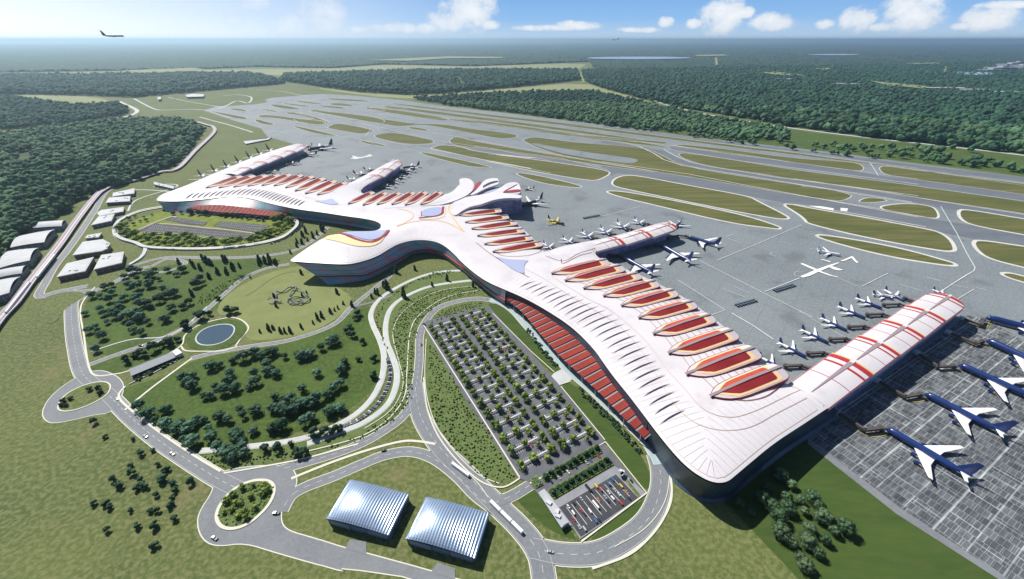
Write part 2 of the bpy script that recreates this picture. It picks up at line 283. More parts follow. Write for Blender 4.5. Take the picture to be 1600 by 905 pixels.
# ------------------------------------------------------------------ object helpers
def tag(o, label=None, cat=None, group=None, kind=None):
    if label: o['label'] = label
    if cat: o['category'] = cat
    if group: o['group'] = group
    if kind: o['kind'] = kind
    return o
def thing(name, loc=(0, 0, 0), label=None, cat=None, group=None, rz=0):
    o = bpy.data.objects.new(name, None); COL.objects.link(o); o.location = loc; o.rotation_euler = (0, 0, rz); o.empty_display_size = 5
    return tag(o, label, cat, group)
class MB:
    """gathers vertices and faces for one mesh"""
    def __init__(s): s.v = []; s.f = []; s.m = []; s.uv = {}
    def add(s, vs, fs, m=0):
        b = len(s.v); s.v += [tuple(v) for v in vs]; s.f += [tuple(i + b for i in q) for q in fs]; s.m += [m] * len(fs); return b
    def prism(s, poly, z0, z1, m=0, top=None, bottom=False):
        """poly: 2D outline, counter-clockwise or not; z0, z1 floats or lists"""
        p = list(poly)
        if area(p) < 0: p = p[::-1]
        n = len(p); a = [(v.x, v.y, z0) for v in p]; b = [(v.x, v.y, z1) for v in p]
        fs = [(i, (i + 1) % n, n + (i + 1) % n, n + i) for i in range(n)]
        s.add(a + b, fs, m); s.add(b, [tuple(range(n))], m if top is None else top)
        if bottom: s.add(a, [tuple(range(n))[::-1]], m)
    def box(s, c, size, rz=0, m=0):
        cx, cy, cz = c; x, y, z = size[0] / 2, size[1] / 2, size[2] / 2; ca, sa = math.cos(rz), math.sin(rz)
        vs = [(cx + (i * x) * ca - (j * y) * sa, cy + (i * x) * sa + (j * y) * ca, cz + k * z) for k in (-1, 1) for j in (-1, 1) for i in (-1, 1)]
        s.add(vs, [(0, 2, 3, 1), (4, 5, 7, 6), (0, 1, 5, 4), (2, 6, 7, 3), (0, 4, 6, 2), (1, 3, 7, 5)], m)
    def beam(s, a, b, r, n=6, m=0, r2=None):
        a = Vector(a); b = Vector(b); d = (b - a); q = d.to_track_quat('Z', 'Y'); r2 = r if r2 is None else r2
        vs = [a + q @ Vector((r * math.cos(t), r * math.sin(t), 0)) for t in [2 * math.pi * i / n for i in range(n)]] + [b + q @ Vector((r2 * math.cos(t), r2 * math.sin(t), 0)) for t in [2 * math.pi * i / n for i in range(n)]]
        s.add(vs, [(i, (i + 1) % n, n + (i + 1) % n, n + i) for i in range(n)] + [tuple(range(n))[::-1], tuple(range(n, 2 * n))], m)
    def ribbon(s, line, w, z, closed=False, m=0, zf=None):
        """flat band along a 2D line; w = width or (left, right)"""
        l, r = (w / 2, w / 2) if not isinstance(w, tuple) else w
        nn = normals(line, closed); n = len(line); vs = []
        for v, k in zip(line, nn):
            for q in (v + k * l, v - k * r): vs.append((q.x, q.y, (zf(q.x, q.y) if zf else 0) + z))
        s.add(vs, [(2 * i, 2 * i + 1, (2 * i + 3) % (2 * n), (2 * i + 2) % (2 * n)) for i in range(n if closed else n - 1)], m)
    def build(s, name, mats, parent=None, smooth=False, local=False, uv=None):
        me = bpy.data.meshes.new(name); v = s.v
        if parent is not None and not local:
            o_ = parent.matrix_basis.translation if parent.parent is None else parent.parent.matrix_basis.translation + parent.matrix_basis.translation
            v = [(a - o_.x, b - o_.y, c - o_.z) for a, b, c in v]
        me.from_pydata(v, [], s.f)
        for mm in (mats if isinstance(mats, (list, tuple)) else [mats]): me.materials.append(mm)
        if any(s.m): me.polygons.foreach_set('material_index', s.m)
        if smooth: me.polygons.foreach_set('use_smooth', [True] * len(s.f))
        if uv:
            lay = me.uv_layers.new(name='run'); li = np.zeros(len(me.loops), np.int32); me.loops.foreach_get('vertex_index', li)
            lay.data.foreach_set('uv', np.array(uv, np.float32)[li].ravel())
        me.update(); o = bpy.data.objects.new(name, me); COL.objects.link(o)
        if parent is not None: o.parent = parent
        return o
    def fix(s, o):      # consistent outward normals, concave n-gons cut
        bm = bmesh.new(); bm.from_mesh(o.data); bmesh.ops.triangulate(bm, faces=[q for q in bm.faces if len(q.verts) > 4]); bm.to_mesh(o.data); bm.free(); return o
def triang(o):
    bm = bmesh.new(); bm.from_mesh(o.data); bmesh.ops.triangulate(bm, faces=[q for q in bm.faces if len(q.verts) > 4]); bm.normal_update()
    bm.to_mesh(o.data); bm.free(); return o
LEV = [0.0]
def flat(name, line, z, m, kind='structure', label=None, parent=None):
    mb = MB(); p = line if area(line) > 0 else line[::-1]
    mb.add([(v.x, v.y, z) for v in p], [tuple(range(len(p)))]); o = triang(mb.build(name, m, parent))
    if kind: o['kind'] = kind
    return o
def nextz():
    LEV[0] += .003; return LEV[0]
def lawn(name, pts, m, z=None, n=2): return flat(name, chaikin(WP(pts), True, n), .05 + nextz() if z is None else z, m)
def road(name, pts, w, m=None, kerb=.9, z=.35, closed=False, kw=None):
    line = catmull(WP(pts), closed, 8); mb = MB(); zz = z + nextz(); mb.ribbon(line, w, zz, closed, 0)
    o_ = tag(mb.build(name, [m or M_road]), kind='structure')
    if kerb: kb = MB(); kb.ribbon(line, w + 2 * kerb, min(zz, .32) - .02, closed); tag(kb.build('kerb_line', M_kerb), kind='structure')
    if w >= 8 and name in ('road', 'promenade') and not closed:
        q = resample(line, 6.0); dm = MB()
        for i in range(1, len(q) - 2, 2): dm.ribbon([q[i], q[i + 1]], .35, zz + .05)
        if w > 12:
            for sg in (-1, 1):
                nq = normals(q, False); dm.ribbon([v + k * (sg * (w / 2 - 1.0)) for v, k in zip(q, nq)], .25, zz + .05)
        if dm.v: tag(dm.build('lane_marking', M_mark), kind='structure')
    return o_
# ------------------------------------------------------------------ ground
def big_ground():
    mb = MB(); R = 60000
    mb.add([(-R, -3000, 0), (R, -3000, 0), (R, R + 30000, 0), (-R, R + 30000, 0)], [(0, 1, 2, 3)])
    return tag(mb.build('ground', M_field), kind='structure')
big_ground()
# woodland floor and dry clearings
M_floor = mat('woodland_floor', (.060, .095, .028), .95, (.035, .060, .02), .01, 6)
FOR = {
 'left': f(AB, '-260,215 0,215 65,205 180,190 270,188 308,195 318,206 300,240 262,266 220,282 150,300 112,322 84,350 40,368 20,395 -60,430 -260,520'),
 'upleft': f(AB, '-200,152 35,155 70,160 120,168 185,162 202,175 190,182 100,195 0,204 -200,225'),
 'midleft': f(AB, '-300,122 240,118 390,116 420,122 445,131 430,133 340,141 210,153 140,150 40,148 -300,152'),
 'strip': f(AB, '440,127 445,118 600,113 720,111 900,111 907,126 800,137 700,146 640,149 560,144 500,136'),
 'right': f(AB, '910,112 1800,95 1900,260 1600,241 1364,216 1229,197 1110,176 1070,170 1026,160 952,142 914,128'),
 'runway': f(AB, '641,155 699,151 760,148 834,144 928,144 1002,161 1070,176 1150,192 1229,205 1229,222 1150,218 1060,204 1002,204 901,190 800,176 705,166'),
}
for k, p in FOR.items():
    if k != 'runway': lawn('woodland_floor', p, M_floor, n=1)
lawn('verge', f(AB, '655,157 834,146 930,146 1070,176 1229,203 1400,222 1700,255 1700,296 1600,274 1386,249 1300,237 1100,216 940,194 800,178'), M_lawn, n=1)
lawn('field', f(AB, '-200,119 170,112 330,109 530,107 600,101 740,104 920,98 900,111 720,110 600,112 440,118 390,115 240,117 -200,121'), M_sand, n=1)
lawn('field', f(AB, '0,150 60,148 140,151 180,158 120,165 70,160 30,155 -60,152'), M_sand, n=2)
lawn('field', f(AB, '500,137 560,145 640,150 700,147 800,138 910,129 960,143 1025,162 1060,174 1000,160 928,143 830,143 690,151 620,155 500,140'), M_sand, n=1)
# --------------------------------------------------------------- airfield
TARM = f(AB, '319,173 360,187 408,201 418,214 470,228 400,268 262,330 300,330 520,330 700,372 860,430 1000,560 1120,680 1200,720 1262,686 1269,689 1408,795 1575,905 1760,1030 2600,1000 2600,380 1900,312 1700,289 1600,277 1386,250 1300,238 1100,216 940,195 800,178 700,167 623,156 544,149 500,147 424,153 414,156 418,160 400,163 356,166 337,166')
flat('apron', WP(TARM), .2, M_tar)
flat('stand_apron', WP(f(AB, '1269,689 1311,640 1380,592 1480,518 1512,492 1556,506 1640,560 2100,760 2100,1100 1700,990 1575,905 1408,795')), .26, M_pat)
flat('apron_edge', WP(f(AB, '1262,684 1269,689 1408,795 1575,905 1700,985 1700,1010 1567,910 1400,803 1262,694')), .30, M_road)
for up_lo in (f(Z6, '480,215 1000,285 1600,366') + f(Z7, '600,190 1000,240 1481,300 1900,350 1900,440 1481,345 1000,275 600,222') + f(Z6, '1600,402 1000,325 480,240'),
              f(Z6, '0,172 260,218 430,250 620,330 760,360 1200,432 1600,482') + f(Z7, '600,290 1000,350 1481,436 1900,505 1900,560 1481,465 1000,395 760,355 600,330') + f(Z6, '1600,521 1100,438 800,390 560,352 430,310 260,240 0,195'),
              f(Z6, '0,330 1000,490 1600,600') + f(Z7, '500,392 900,465 1130,500 1481,562 1900,640 1900,700 1481,640 1170,595 930,545 400,432') + f(Z6, '1600,680 1020,560 600,490 250,418 0,390'),
              f(Z6, '0,75 700,165 1600,270') + f(Z7, '600,92 1000,140 1481,195 1900,250 1900,275 1481,222 600,112') + f(Z6, '1600,282 700,178 0,90'),
              f(Z5, '-180,235 0,262 520,330 930,415 1000,440 960,470 925,432 800,406 400,348 0,300 -200,262')):
    flat('taxiway', WP(up_lo), .22 + nextz(), M_taxi)
def isl(pts, w=2.2, n=2, name='airfield_lawn', z=None):
    p = chaikin(WP(pts), True, n); z = .3 + nextz()
    if w:
        mb = MB(); q = p if area(p) > 0 else p[::-1]; mb.ribbon(q, (-.0, w * 1.25), z + .05, True)
        tag(mb.build('shoulder_line', M_band), kind='structure')
    flat(name, p, z, M_air)
isl(f(Z6, '75,470 100,440 160,420 250,422 600,490 1020,565 1080,600 1290,705 1290,722 1180,714 700,622 160,510 90,492'), 5)
isl(f(Z6, '18,524 200,538 600,615 1000,700 1230,775 1235,790 1190,785 900,750 400,630 100,560'), 5)
isl(f(Z7, '-85,357 120,397 400,445 850,528 930,548 995,592 1022,640 1022,668 940,664 500,587 95,492 85,470 40,432'), 6)
isl(f(Z7, '120,560 350,590 700,655 1000,740 1030,752 1025,760 950,755 600,700 250,610'), 6)
isl(f(Z7, '525,388 700,362 860,375 910,398 930,452 890,458 700,427'), 4)
isl(f(Z7, '418,347 480,322 615,341 560,352 440,359'), 2.2)
isl(f(Z5, '345,215 400,198 470,202 700,235 1100,262 1220,285 1310,325 1420,385 1600,420') + f(Z6, '600,362 900,415 1600,520') + f(Z7, '0,246 180,262 375,306 355,330 280,350 0,302') + f(Z6, '1600,598 1000,495') + f(Z5, '1600,489 1290,442 1000,395 850,372 600,322 440,270 350,224'), 2.0, 1)
flat('taxiway_stub', chaikin(WP(f(Z5, '345,226 740,297 1060,338 1130,350 1145,363 1110,379 1050,379 800,345 560,300')), True, 1), .62, M_tar)
isl(f(Z5, '-130,190 0,226 350,287 700,346 1000,396 1280,438 1240,440 850,387 520,340 80,276 -80,262 -180,235'), 2.0, 1)
isl(f(ZC, '605,380 690,355 850,370 950,405 1200,440 1600,478') + f(Z5, '0,303 400,350 800,408 925,433 948,450 870,494 800,498 400,432 0,342') + f(ZC, '1600,584 1100,492 620,386'), 4, 1)
isl(f(Z5, '280,443 420,458 740,533 750,545 690,547 500,522 350,478'), 3)
isl(f(ZC, '512,415 600,425 850,480 1105,538 1100,546 1050,546 900,532 530,432'), 2.2)
isl(f(ZC, '95,280 260,250 380,265 620,315 632,330 592,346 430,350 270,326'), 2.2)
isl(f(ZB, '528,425 600,430 780,470 720,474 600,452'), 2.2)
isl(f(ZB, '272,315 330,288 400,285 650,335 657,350 600,362 530,369 300,326'), 2.2)
isl(f(ZA, '822,462 900,470 1222,545 1180,551 1000,522'), 2.2)
isl(f(AB, '481,173 498,171.5 561,184 576,183 610,188 648,194 691,194 738,202 785,207 808,211 807,214.5 794,216.5 776,216 729,207 690,199 655,194.5 631,197.5 615,197 560,187 500,177'), 2.0, 1)
isl(f(AB, '614,161 740,176.5 900,194.5 1100,221 1290,245 1700,305 1700,300 1290,248 1100,225 900,198.5 740,179.5 614,163'), 2.0, 1)
isl(f(AB, '571,168 590,168.5 648,176 700,185 698,188 685,188 628,179 575,170'), 2.0, 1)
isl(f(AB, '602,165 640,169 740,182 900,203 1040,224 1040,227 900,207 740,186 640,173 602,167'), 2.0, 1)
isl(f(AB, '700,185 780,192 900,210 1000,222 1060,233 1000,226 900,214 780,197 702,188'), 2.0, 1)
isl(f(AB, '1048,227 1066,226 1134,233 1240,248 1330,253 1347,259 1350,265 1338,268 1240,254 1165,242'), 2)
isl(f(AB, '1374,261 1390,259 1450,268 1700,300 1700,318 1500,290 1390,275 1376,268'), 2)
isl(f(Z6, '530,272 580,262 900,310') + f(Z7, '0,147 400,198 800,253 1481,350 1700,380 1700,462 1481,426 900,340 400,265 0,208') + f(Z6, '1100,405 800,365 650,330 560,295'), 2.0, 1)
isl(f(Z7, '1068,412 1110,402 1481,465 1900,530 1900,640 1481,562 1150,502 1080,462'), 6)
isl(f(Z7, '1165,615 1200,600 1481,642 1900,700 1900,870 1481,772 1260,717 1188,662'), 6)
isl(f(Z7, '1340,815 1400,813 1481,835 1700,890 1700,930 1481,868 1380,837'), 5)
for t in ('140,335 250,355 470,395 455,408 380,405 200,357', '290,318 400,320 482,340 400,341', '515,415 560,410 620,430 700,448 640,457 560,441', '545,380 640,370 900,405 1140,430 1060,457 900,432 700,396 560,392',
          '780,352 850,350 1000,380 1142,430 1060,420 900,374 790,362', '547,315 620,325 727,345 690,349 600,330', '630,282 760,290 905,320 890,329 720,315', '750,270 990,298 960,306 760,279',
          '960,335 1200,350 1600,400 1600,452 1300,396', '1140,275 1250,275 1352,290 1330,299 1160,291', '1110,233 1300,240 1500,255 1450,263 1150,246', '1450,305 1600,325 1600,347', '850,250 960,262 1110,282 1040,282 900,268', '1010,290 1200,300 1310,318 1200,320'):
    isl(f(ZA, t), 2.5, 2)
isl(f(ZB, '0,190 60,200 230,245 290,270 250,290 160,297 0,262 0,240 120,255 180,240 60,212'), 2.0, 1)
isl(f(ZB, '590,150 700,155 1000,195 1290,246 1270,257 1200,256 900,211 600,161'), 2.0, 1)
isl(f(ZB, '730,140 850,150 960,165 860,165 760,152'), 2.0, 1)
isl(f(ZC, '400,212 460,206 585,228 570,238 470,228'), 2.0, 1)
isl(f(Z5, '655,175 1000,203 1355,233 1330,245 1000,217 700,190'), 2.0, 1)
isl(f(Z5, '1335,250 1600,282 1900,325 1900,335 1600,290 1340,256'), 2.0, 1)
# painted lines and markings, as thin sheets
def line(pts, w, m=None, z=.75, name='painted_line', closed=False, sm=0):
    p = WP(pts); p = catmull(p, closed, 6) if sm else p
    mb = MB(); mb.ribbon(p, w, z + nextz(), closed); return tag(mb.build(name, m or M_wline), kind='structure')
for t, w, fr_ in [('0,90 500,158 1000,220 1600,295 2200,372', 2.4, Z6), ('0,148 420,203 1000,285 1600,366 2200,446', 2.4, Z6), ('0,325 600,410 1000,488 1600,600 2200,712', 2.6, Z6),
               ('450,237 650,270 1000,325 1600,402 2200,482', 3.2, Z6), ('0,172 150,190 260,218 360,265 430,310 560,352 800,390 1100,438 1600,521 2200,620', 3.2, Z6),
               ('430,238 520,290 620,330 760,360 1200,432 1600,482 2200,562', 2.8, Z6), ('0,95 700,180 1100,228 1340,252 1700,298', 2, Z5), ('0,218 350,280 700,340 1290,442', 2.2, Z5),
               ('0,262 100,275 600,345 930,425', 2.2, Z5), ('0,75 800,125 1600,215', 1.6, Z5), ('760,335 1050,377 1600,488', 1.8, ZC), ('400,218 600,255 860,292', 1.8, ZC), ('250,330 700,410 1600,590', 1.8, ZC), ('60,282 100,230 180,235 160,215 0,165', 1.4, ZC),
               ('0,20 600,55 1600,190', 1.4, ZC), ('560,130 900,150 1600,260', 1.8, ZC), ('540,275 800,335 1290,445', 1.6, ZB), ('110,178 330,225 800,300', 1.6, ZB), ('200,375 500,402 740,480', 1.4, ZB),
               ('1300,245 1600,290', 1.4, ZB), ('400,150 900,235 1000,255', 1.3, ZB), ('0,80 600,120 1200,185', 1.2, ZB), ('780,110 1300,160 1600,200', 1.2, ZB),
               ('0,205 600,292 930,350 1481,436 1900,505', 3, Z7), ('0,235 500,312 760,355', 2.6, Z7), ('0,307 500,390 900,462', 2.6, Z7), ('0,368 400,432 850,515', 3, Z7)]:
    line(f(fr_, t), w * 1.5, M_band)
line(f(Z7, '945,382 1050,560 1110,680 1165,775 1158,798 1100,830 1000,895 900,960'), 1.6, M_mark)
line(f(Z7, '490,100 545,185'), 2.2, M_mark)
for t in ('1390,764 1060,905 800,1010', '145,668 270,635', '0,705 140,670', '860,848 915,828'): line(f(Z6, t), 1.3, M_mark)
zz_ = (1060, 290, .3375)
for t, w in [('100,350 395,500 620,612', 1.5), ('0,440 215,578 130,610', 1.5), ('245,592 345,650 440,715', 2.2), ('400,492 560,430', 1.8), ('850,468 970,408', 1.3), ('730,425 830,468', 1.0), ('1150,428 1210,442', 1.6),
             ('1250,468 1370,395', 1.2), ('1270,540 1367,482', 1.2), ('1380,475 1425,485', 1.2), ('1260,460 1340,475', 1.0), ('600,290 690,310', .9), ('210,480 310,520', .9), ('260,470 330,500', .8), ('430,310 425,320 450,330', 1.2), ('470,260 525,275', .8),
             ('560,585 690,660 760,700', 1.0), ('660,345 705,355', 2.0), ('220,245 290,265', .9), ('1020,458 1130,490', 1.1)]:
    line(f(zz_, t), w, M_mark)
# aeroplane emblem painted on the apron
def emblem(fr_, polys, name='painted_aeroplane_emblem', m=None):
    mb = MB(); z = .8 + nextz()
    for i, t in enumerate(polys):
        p = WP(f(fr_, t)); p = p if area(p) > 0 else p[::-1]; mb.add([(v.x, v.y, z + .03 * i) for v in p], [tuple(range(len(p)))])
    return tag(triang(mb.build(name, m or M_wline)), kind='structure')
emblem((1200, 350, .125), ['400,670 440,645 600,575 760,520 880,486 890,492 800,530 650,595 520,655 440,675', '402,505 425,495 560,550 680,605 800,650 878,668 860,672 760,650 620,600 500,550', '750,540 790,530 870,560 940,580 890,588 820,575', '900,462 940,455 1040,410 1060,415 1125,488 1105,495 1040,432 960,465 930,472', '665,445 780,475 775,485 668,455'])
line((lambda: [(1200 + .125 * (380 + 55 * math.cos(a)), 350 + .125 * (630 + 32 * math.sin(a))) for a in [i / 12 * 5.2 + .4 for i in range(13)]])(), .8, M_mark)
emblem(ZM, ['620,315 660,295 700,300 740,295 790,275 815,290 760,300 700,308', '640,285 700,300 740,305 660,318'], m=M_mark)
emblem((1060, 290, .3375), ['600,95 660,98 720,108 715,118 650,105'])
emblem((1060, 290, .3375), ['750,105 785,108 780,122 750,118'])
# --------------------------------------------------------------- lawns and beds of the land side
LEV[0] = 0.0
lawn('lawn', f(AB, '127,480 150,452 205,425 300,408 452,402 415,420 381,435 321,486 236,536 138,568'), M_lawn)
lawn('lawn', f(AB, '140,578 138,572 236,542 321,492 345,465 400,440 330,490 296,515 290,545 200,577 165,588'), M_lawn)
lawn('meadow', f(G1, '1000,600 1020,530 1130,450 1280,390 1440,365 1560,470 1640,520 1600,590 1450,680 1300,710 1130,722 1150,650 1080,600'), M_mead)
lawn('lawn', f(AB, '190,606 264,588 300,562 388,547 456,537 540,497 575,472 579,489 596,557 592,600 540,648 418,693 340,728 300,705 226,655 180,625'), M_lawn)
lawn('planting_bed', f(AB, '584,482 620,447 680,420 700,415 760,425 790,452 765,460 740,458 690,472 655,500 645,560 646,620 620,655 560,690 480,712 345,737 300,712 418,697 500,677 590,632 618,590 600,530'), M_bed)
lawn('planting_bed', f(AB, '668,530 672,525 690,560 760,665 810,744 780,760 745,745 700,695 672,650 662,590'), M_bed)
lawn('planting_bed', f(AB, '663,508 690,484 735,470 765,471 762,482 715,490 668,506'), M_bed)
lawn('lawn', f(AB, '765,472 795,482 815,508 850,548 878,575 866,584 858,580 800,520 764,480'), M_dlawn, n=1)
lawn('lawn', f(AB, '874,602 895,597 940,642 985,688 1013,730 1017,758 1008,768 945,690 905,640'), M_dlawn, n=1)
lawn('lawn', f(AB, '794,768 828,752 862,800 908,846 878,838 846,820'), M_dlawn, n=1)
lawn('lawn', f(AB, '912,846 1014,772 1012,790 990,815 955,838'), M_dlawn, n=1)
lawn('lawn', f(AB, '1118,775 1200,722 1262,686 1400,803 1567,910 1690,1010 1350,1010 1248,905 1145,797'), M_dlawn, n=0)
lawn('yellow_lawn', f(P7, '80,290 60,240 150,170 260,130 380,95 500,120 700,130 900,150 1150,180 1330,150 1400,180 1390,230 1290,290 1050,350 850,380 600,392 400,385 250,360 130,330'), M_yel)
# --------------------------------------------------------------- roads
LEV[0] = 0.0
def roadpoly(pts, m=None, z=.35, kerb=1.0, n=2, name='road'):
    p = chaikin(WP(pts), True, n); p = p if area(p) > 0 else p[::-1]; zz = z + nextz(); o = flat(name, p, zz, m or M_road)
    if kerb:
        mb = MB(); mb.ribbon(p, (0, kerb), .30 + LEV[0] * .1, True); tag(mb.build('kerb_line', M_kerb), kind='structure')
    return o
road('road', f(AB, '186,291 165,301 148,329 126,363 105,392 86,416 72,440 62,462 90,456 122,450 137,447'), 13)
road('road', f(LF, '240,757 330,750 430,728 520,722 600,715 665,695 760,650 850,600 960,560'), 11)
road('road', f(AB, '150,452 128,464 113,474 112,500 117,540 130,585 165,613 203,651 245,686 292,718 340,748 372,764'), 17)
roadpoly(f(G3, '190,150 230,80 330,5 440,-40 540,0 560,60 500,160 430,165 330,190 240,207 200,190'))
roadpoly(f(G3, '890,610 965,500 945,460 1000,420 1130,398 1300,395 1330,440 1330,490 1265,580 1258,650 1290,690 1400,720 1551,770 1551,872 1240,785 1100,740 980,757 920,735 890,680'))
roadpoly(f(G3, '1395,718 1551,768') + f(G4, '30,765 120,790 420,872 520,905 900,1010 800,1100 380,905 0,850') + f(G3, '1551,872 1400,828'), n=1)
roadpoly(f(G4, '48,728 122,738 122,795 28,770'), kerb=0, n=0, z=.5); roadpoly(f(G4, '440,830 520,858 520,910 415,872'), kerb=0, n=0, z=.5)
road('road', f(AB, '435,735 480,722 520,710 565,693 602,672 630,650 646,621 652,590 655,560 656,526 664,504 684,482 716,471 749,467 775,472'), 11)
road('promenade', f(AB, '765,469 782,473 802,486 822,508 856,545 890,580 925,610 950,634 984,665 1012,693 1030,726'), 13, M_prom, z=.5)
road('road', f(AB, '1025,712 1032,740 1030,772 1012,812 976,843 932,864 880,866 830,856'), 20, z=.35)
road('road', f(AB, '648,600 657,650 688,700 730,742 772,785 812,824 840,862 850,905 852,960'), 21)
road('road', f(AB, '440,800 455,775 480,760 520,745 560,728 600,712 640,706 676,716 712,742 745,775 780,800'), 12)
road('footpath', f(AB, '455,748 520,722 580,702 628,690 655,690 680,694'), 3, M_kerb, kerb=0)
road('kerb_wall', f(G4, '1430,330 1480,420 1490,540 1450,640 1380,730 1290,800 1135,858'), 2.2, M_kerb, kerb=0, z=.6)
road('road', f(AB, '200,418 256,403 320,403 388,402 455,393 490,375 512,355'), 9)
road('road', f(G1, '700,375 780,340 860,360 760,400 640,395'), 6)
road('road', f(AB, '452,413 415,420 381,435 348,462 321,486 287,513 236,536 186,553 138,571'), 8)
road('road', f(AB, '611,430 584,452 550,480 520,508 456,531 388,542 337,551 297,561'), 8)
road('footpath', f(AB, '300,560 270,582 235,608 195,641'), 3, M_kerb, kerb=0)
road('footpath', f(AB, '550,480 584,472 612,462'), 5, M_road, kerb=0)
road('footpath', f(G1, '420,770 600,715 760,700 860,650 960,560'), 2.5, M_path, kerb=0)
road('footpath', f(G1, '440,470 375,560 390,700 410,830 440,878 520,875 600,857 760,790 840,740 860,690 940,640 1080,612 1150,655 1110,715 1090,745'), 2.2, M_kerb, kerb=0)
road('footpath', f(G1, '840,745 860,765 940,768 1030,765 1100,745'), 2.2, M_kerb, kerb=0)
road('promenade', f(AB, '720,423 682,426 648,436 614,453 591,470 580,489 582,506 594,533 600,557 597,590 583,620 558,646 520,668 470,686 400,697 313,705'), 6.5, M_path, z=.5)
road('promenade', f(AB, '742,438 699,443 665,450 631,465 611,482 603,506 604,533 613,557 620,580 618,606 604,634 570,660 530,676 480,694'), 6.5, M_path, z=.5)
road('coach_lane', f(AB, '606,560 610,590 594,627 564,654 528,670'), 6.0, M_asph, kerb=0, z=.6)
for t, w in [('755,447 700,452 660,466 628,490 614,520 622,560 630,600 612,640 570,670', 1.0), ('762,452 700,464 656,492 641,520 636,580 632,620 606,656 560,684 480,706', 1.4), ('662,590 668,640 690,690 740,745 782,762 812,748', 1.6), ('666,530 664,590 672,640 694,686 742,738 780,756', 1.0),
             ('345,737 300,710 250,676 205,641 186,620 196,604', 2.5), ('350,740 420,728 480,716 560,694', 2.0), ('1048,720 1040,780 1010,824 960,855', .8)]:
    road('footpath', f(AB, t), w, M_kerb, kerb=0, z=.7)
road('footpath', f(G1, '240,560 215,575 205,560 220,540 240,530'), 1.5, M_kerb, kerb=0)
def ring(cpts, w, m, name='kerb_line', z=.6): 
    p = chaikin(WP(cpts), True, 2); mb = MB(); mb.ribbon(p, w, z + nextz(), True); tag(mb.build(name, m), kind='structure'); return p
islA = f(G3, '258,130 290,78 380,32 470,16 503,38 482,82 400,127 320,153 268,152')
lawn('roundabout_lawn', islA, M_field, z=.75); ring(islA, 1.6, M_kerb, z=.8)
islB = f(G3, '966,620 1000,550 1060,492 1140,460 1212,463 1238,500 1212,572 1130,652 1050,684 988,672')
lawn('roundabout_lawn', islB, M_bed, z=.75); ring(islB, 3.0, M_kerb, z=.8)
lawn('roundabout_lawn', f(G1, '180,560 200,520 300,492 380,492 398,510 350,540 290,580 260,640 200,640'), M_field, z=.5)
# pool
pool = f(G1, '903,715 918,685 955,660 1010,645 1065,643 1090,660 1078,695 1040,725 985,742 925,740')
flat('pool_surround', offset(chaikin(WP(f(G1, '858,740 876,690 940,642 1060,614 1135,640 1145,675 1105,722 1020,764 920,767')), True, 2), 0), .62, M_lawn)
flat('pond', chaikin(WP(pool), True, 2), .75, M_water); ring(pool, 2.0, M_path, name='pool_rim', z=.85)
# railway guideway and far roads
road('road', f(AB, '178,184 230,187 300,190'), 6, M_kerb, kerb=0)
road('road', f(AB, '184,158 200,165 214,173 205,180 180,186 130,198 60,205 0,211 -100,222'), 22, M_path, kerb=0)
road('road', f(AB, '209,154 240,170 262,172 300,171 330,172 352,166 370,158 388,161 392,152 370,148 350,150'), 12, M_path, kerb=0)
road('road', f(AB, '262,152 290,158 330,165 352,168'), 8, M_path, kerb=0); road('road', f(AB, '400,140 440,143 480,150 520,148'), 8, M_path, kerb=0)
road('footpath', f(AB, '312,183 330,188 360,196 395,207'), 9, M_path, kerb=0)
road('road', f(AB, '1000,148 1030,160 1060,169 1110,180 1180,192 1249,202 1320,211 1397,220 1500,231 1600,243 1750,262'), 22, M_path, kerb=0)
road('road', f(AB, '712,123 718,128 727,137'), 30, M_sand, kerb=0); road('road', f(AB, '905,112 908,120 912,128'), 35, M_sand, kerb=0)
road('road', f(AB, '240,292 262,288 276,292 215,312 200,330'), 5, M_path, kerb=0); road('road', f(LF, '870,68 985,72 1100,82'), 5, M_path, kerb=0)
# --------------------------------------------------------------- car park surfaces
flat('car_park', WP(f(AB, '659,507 667,502 716,487 761,478 768,484 842,566 905,637 944,686 946,690 828,754 810,748 730,630')), .55, M_asph)
line(f(AB, '661,507 735,624 812,747'), 1.6, M_kerb); line(f(AB, '828,756 886,726 946,691 1010,771 908,847'), 1.6, M_kerb); 
flat('car_park', WP(f(KF, '222,372 330,312 830,32 905,112 1222,492 672,868 605,752 520,782 330,500')), .60, M_asph)
flat('paving', WP(f(KF, '460,545 960,262 1020,300 1222,492 672,868 605,752 500,605')), .66, M_pave)
flat('paving', WP(f(KF, '330,500 395,465 470,560 500,605 605,752 520,782 420,640')), .655, M_pave)
flat('coach_park', WP(f(KF, '500,605 970,330 1155,525 680,850')), .75, M_asph2)
flat('yellow_lawn', WP(f(KF, '1035,372 1058,360 1182,512 1160,526')), .80, M_field)
road('road', f(AB, '762,790 800,775 830,757'), 11, z=.4)
flat('forecourt', chaikin(WP(f(AB, '856,588 892,570 900,590 876,603 868,602')), True, 1), .5, M_path)
line(f(AB, '770,490 830,550 866,582'), 1.2, M_kerb); line(f(AB, '874,602 892,596'), 1.2, M_kerb); line(f(AB, '876,604 945,688'), 1.2, M_kerb)
road('car_lane', f(G3, '1471,230 1551,190'), .3, kerb=0)
# bay lines of the coach park
mb = MB(); A_, B_, C_, D_ = WP(f(KF, '500,605 970,330 1155,525 680,850'))
for i in range(1, 12):
    s = i / 12; a = A_.lerp(B_, s); b = D_.lerp(C_, s); mb.ribbon([a.lerp(b, .1), a.lerp(b, .82)], .35, .85)
tag(mb.build('bay_line', M_wline), kind='structure')
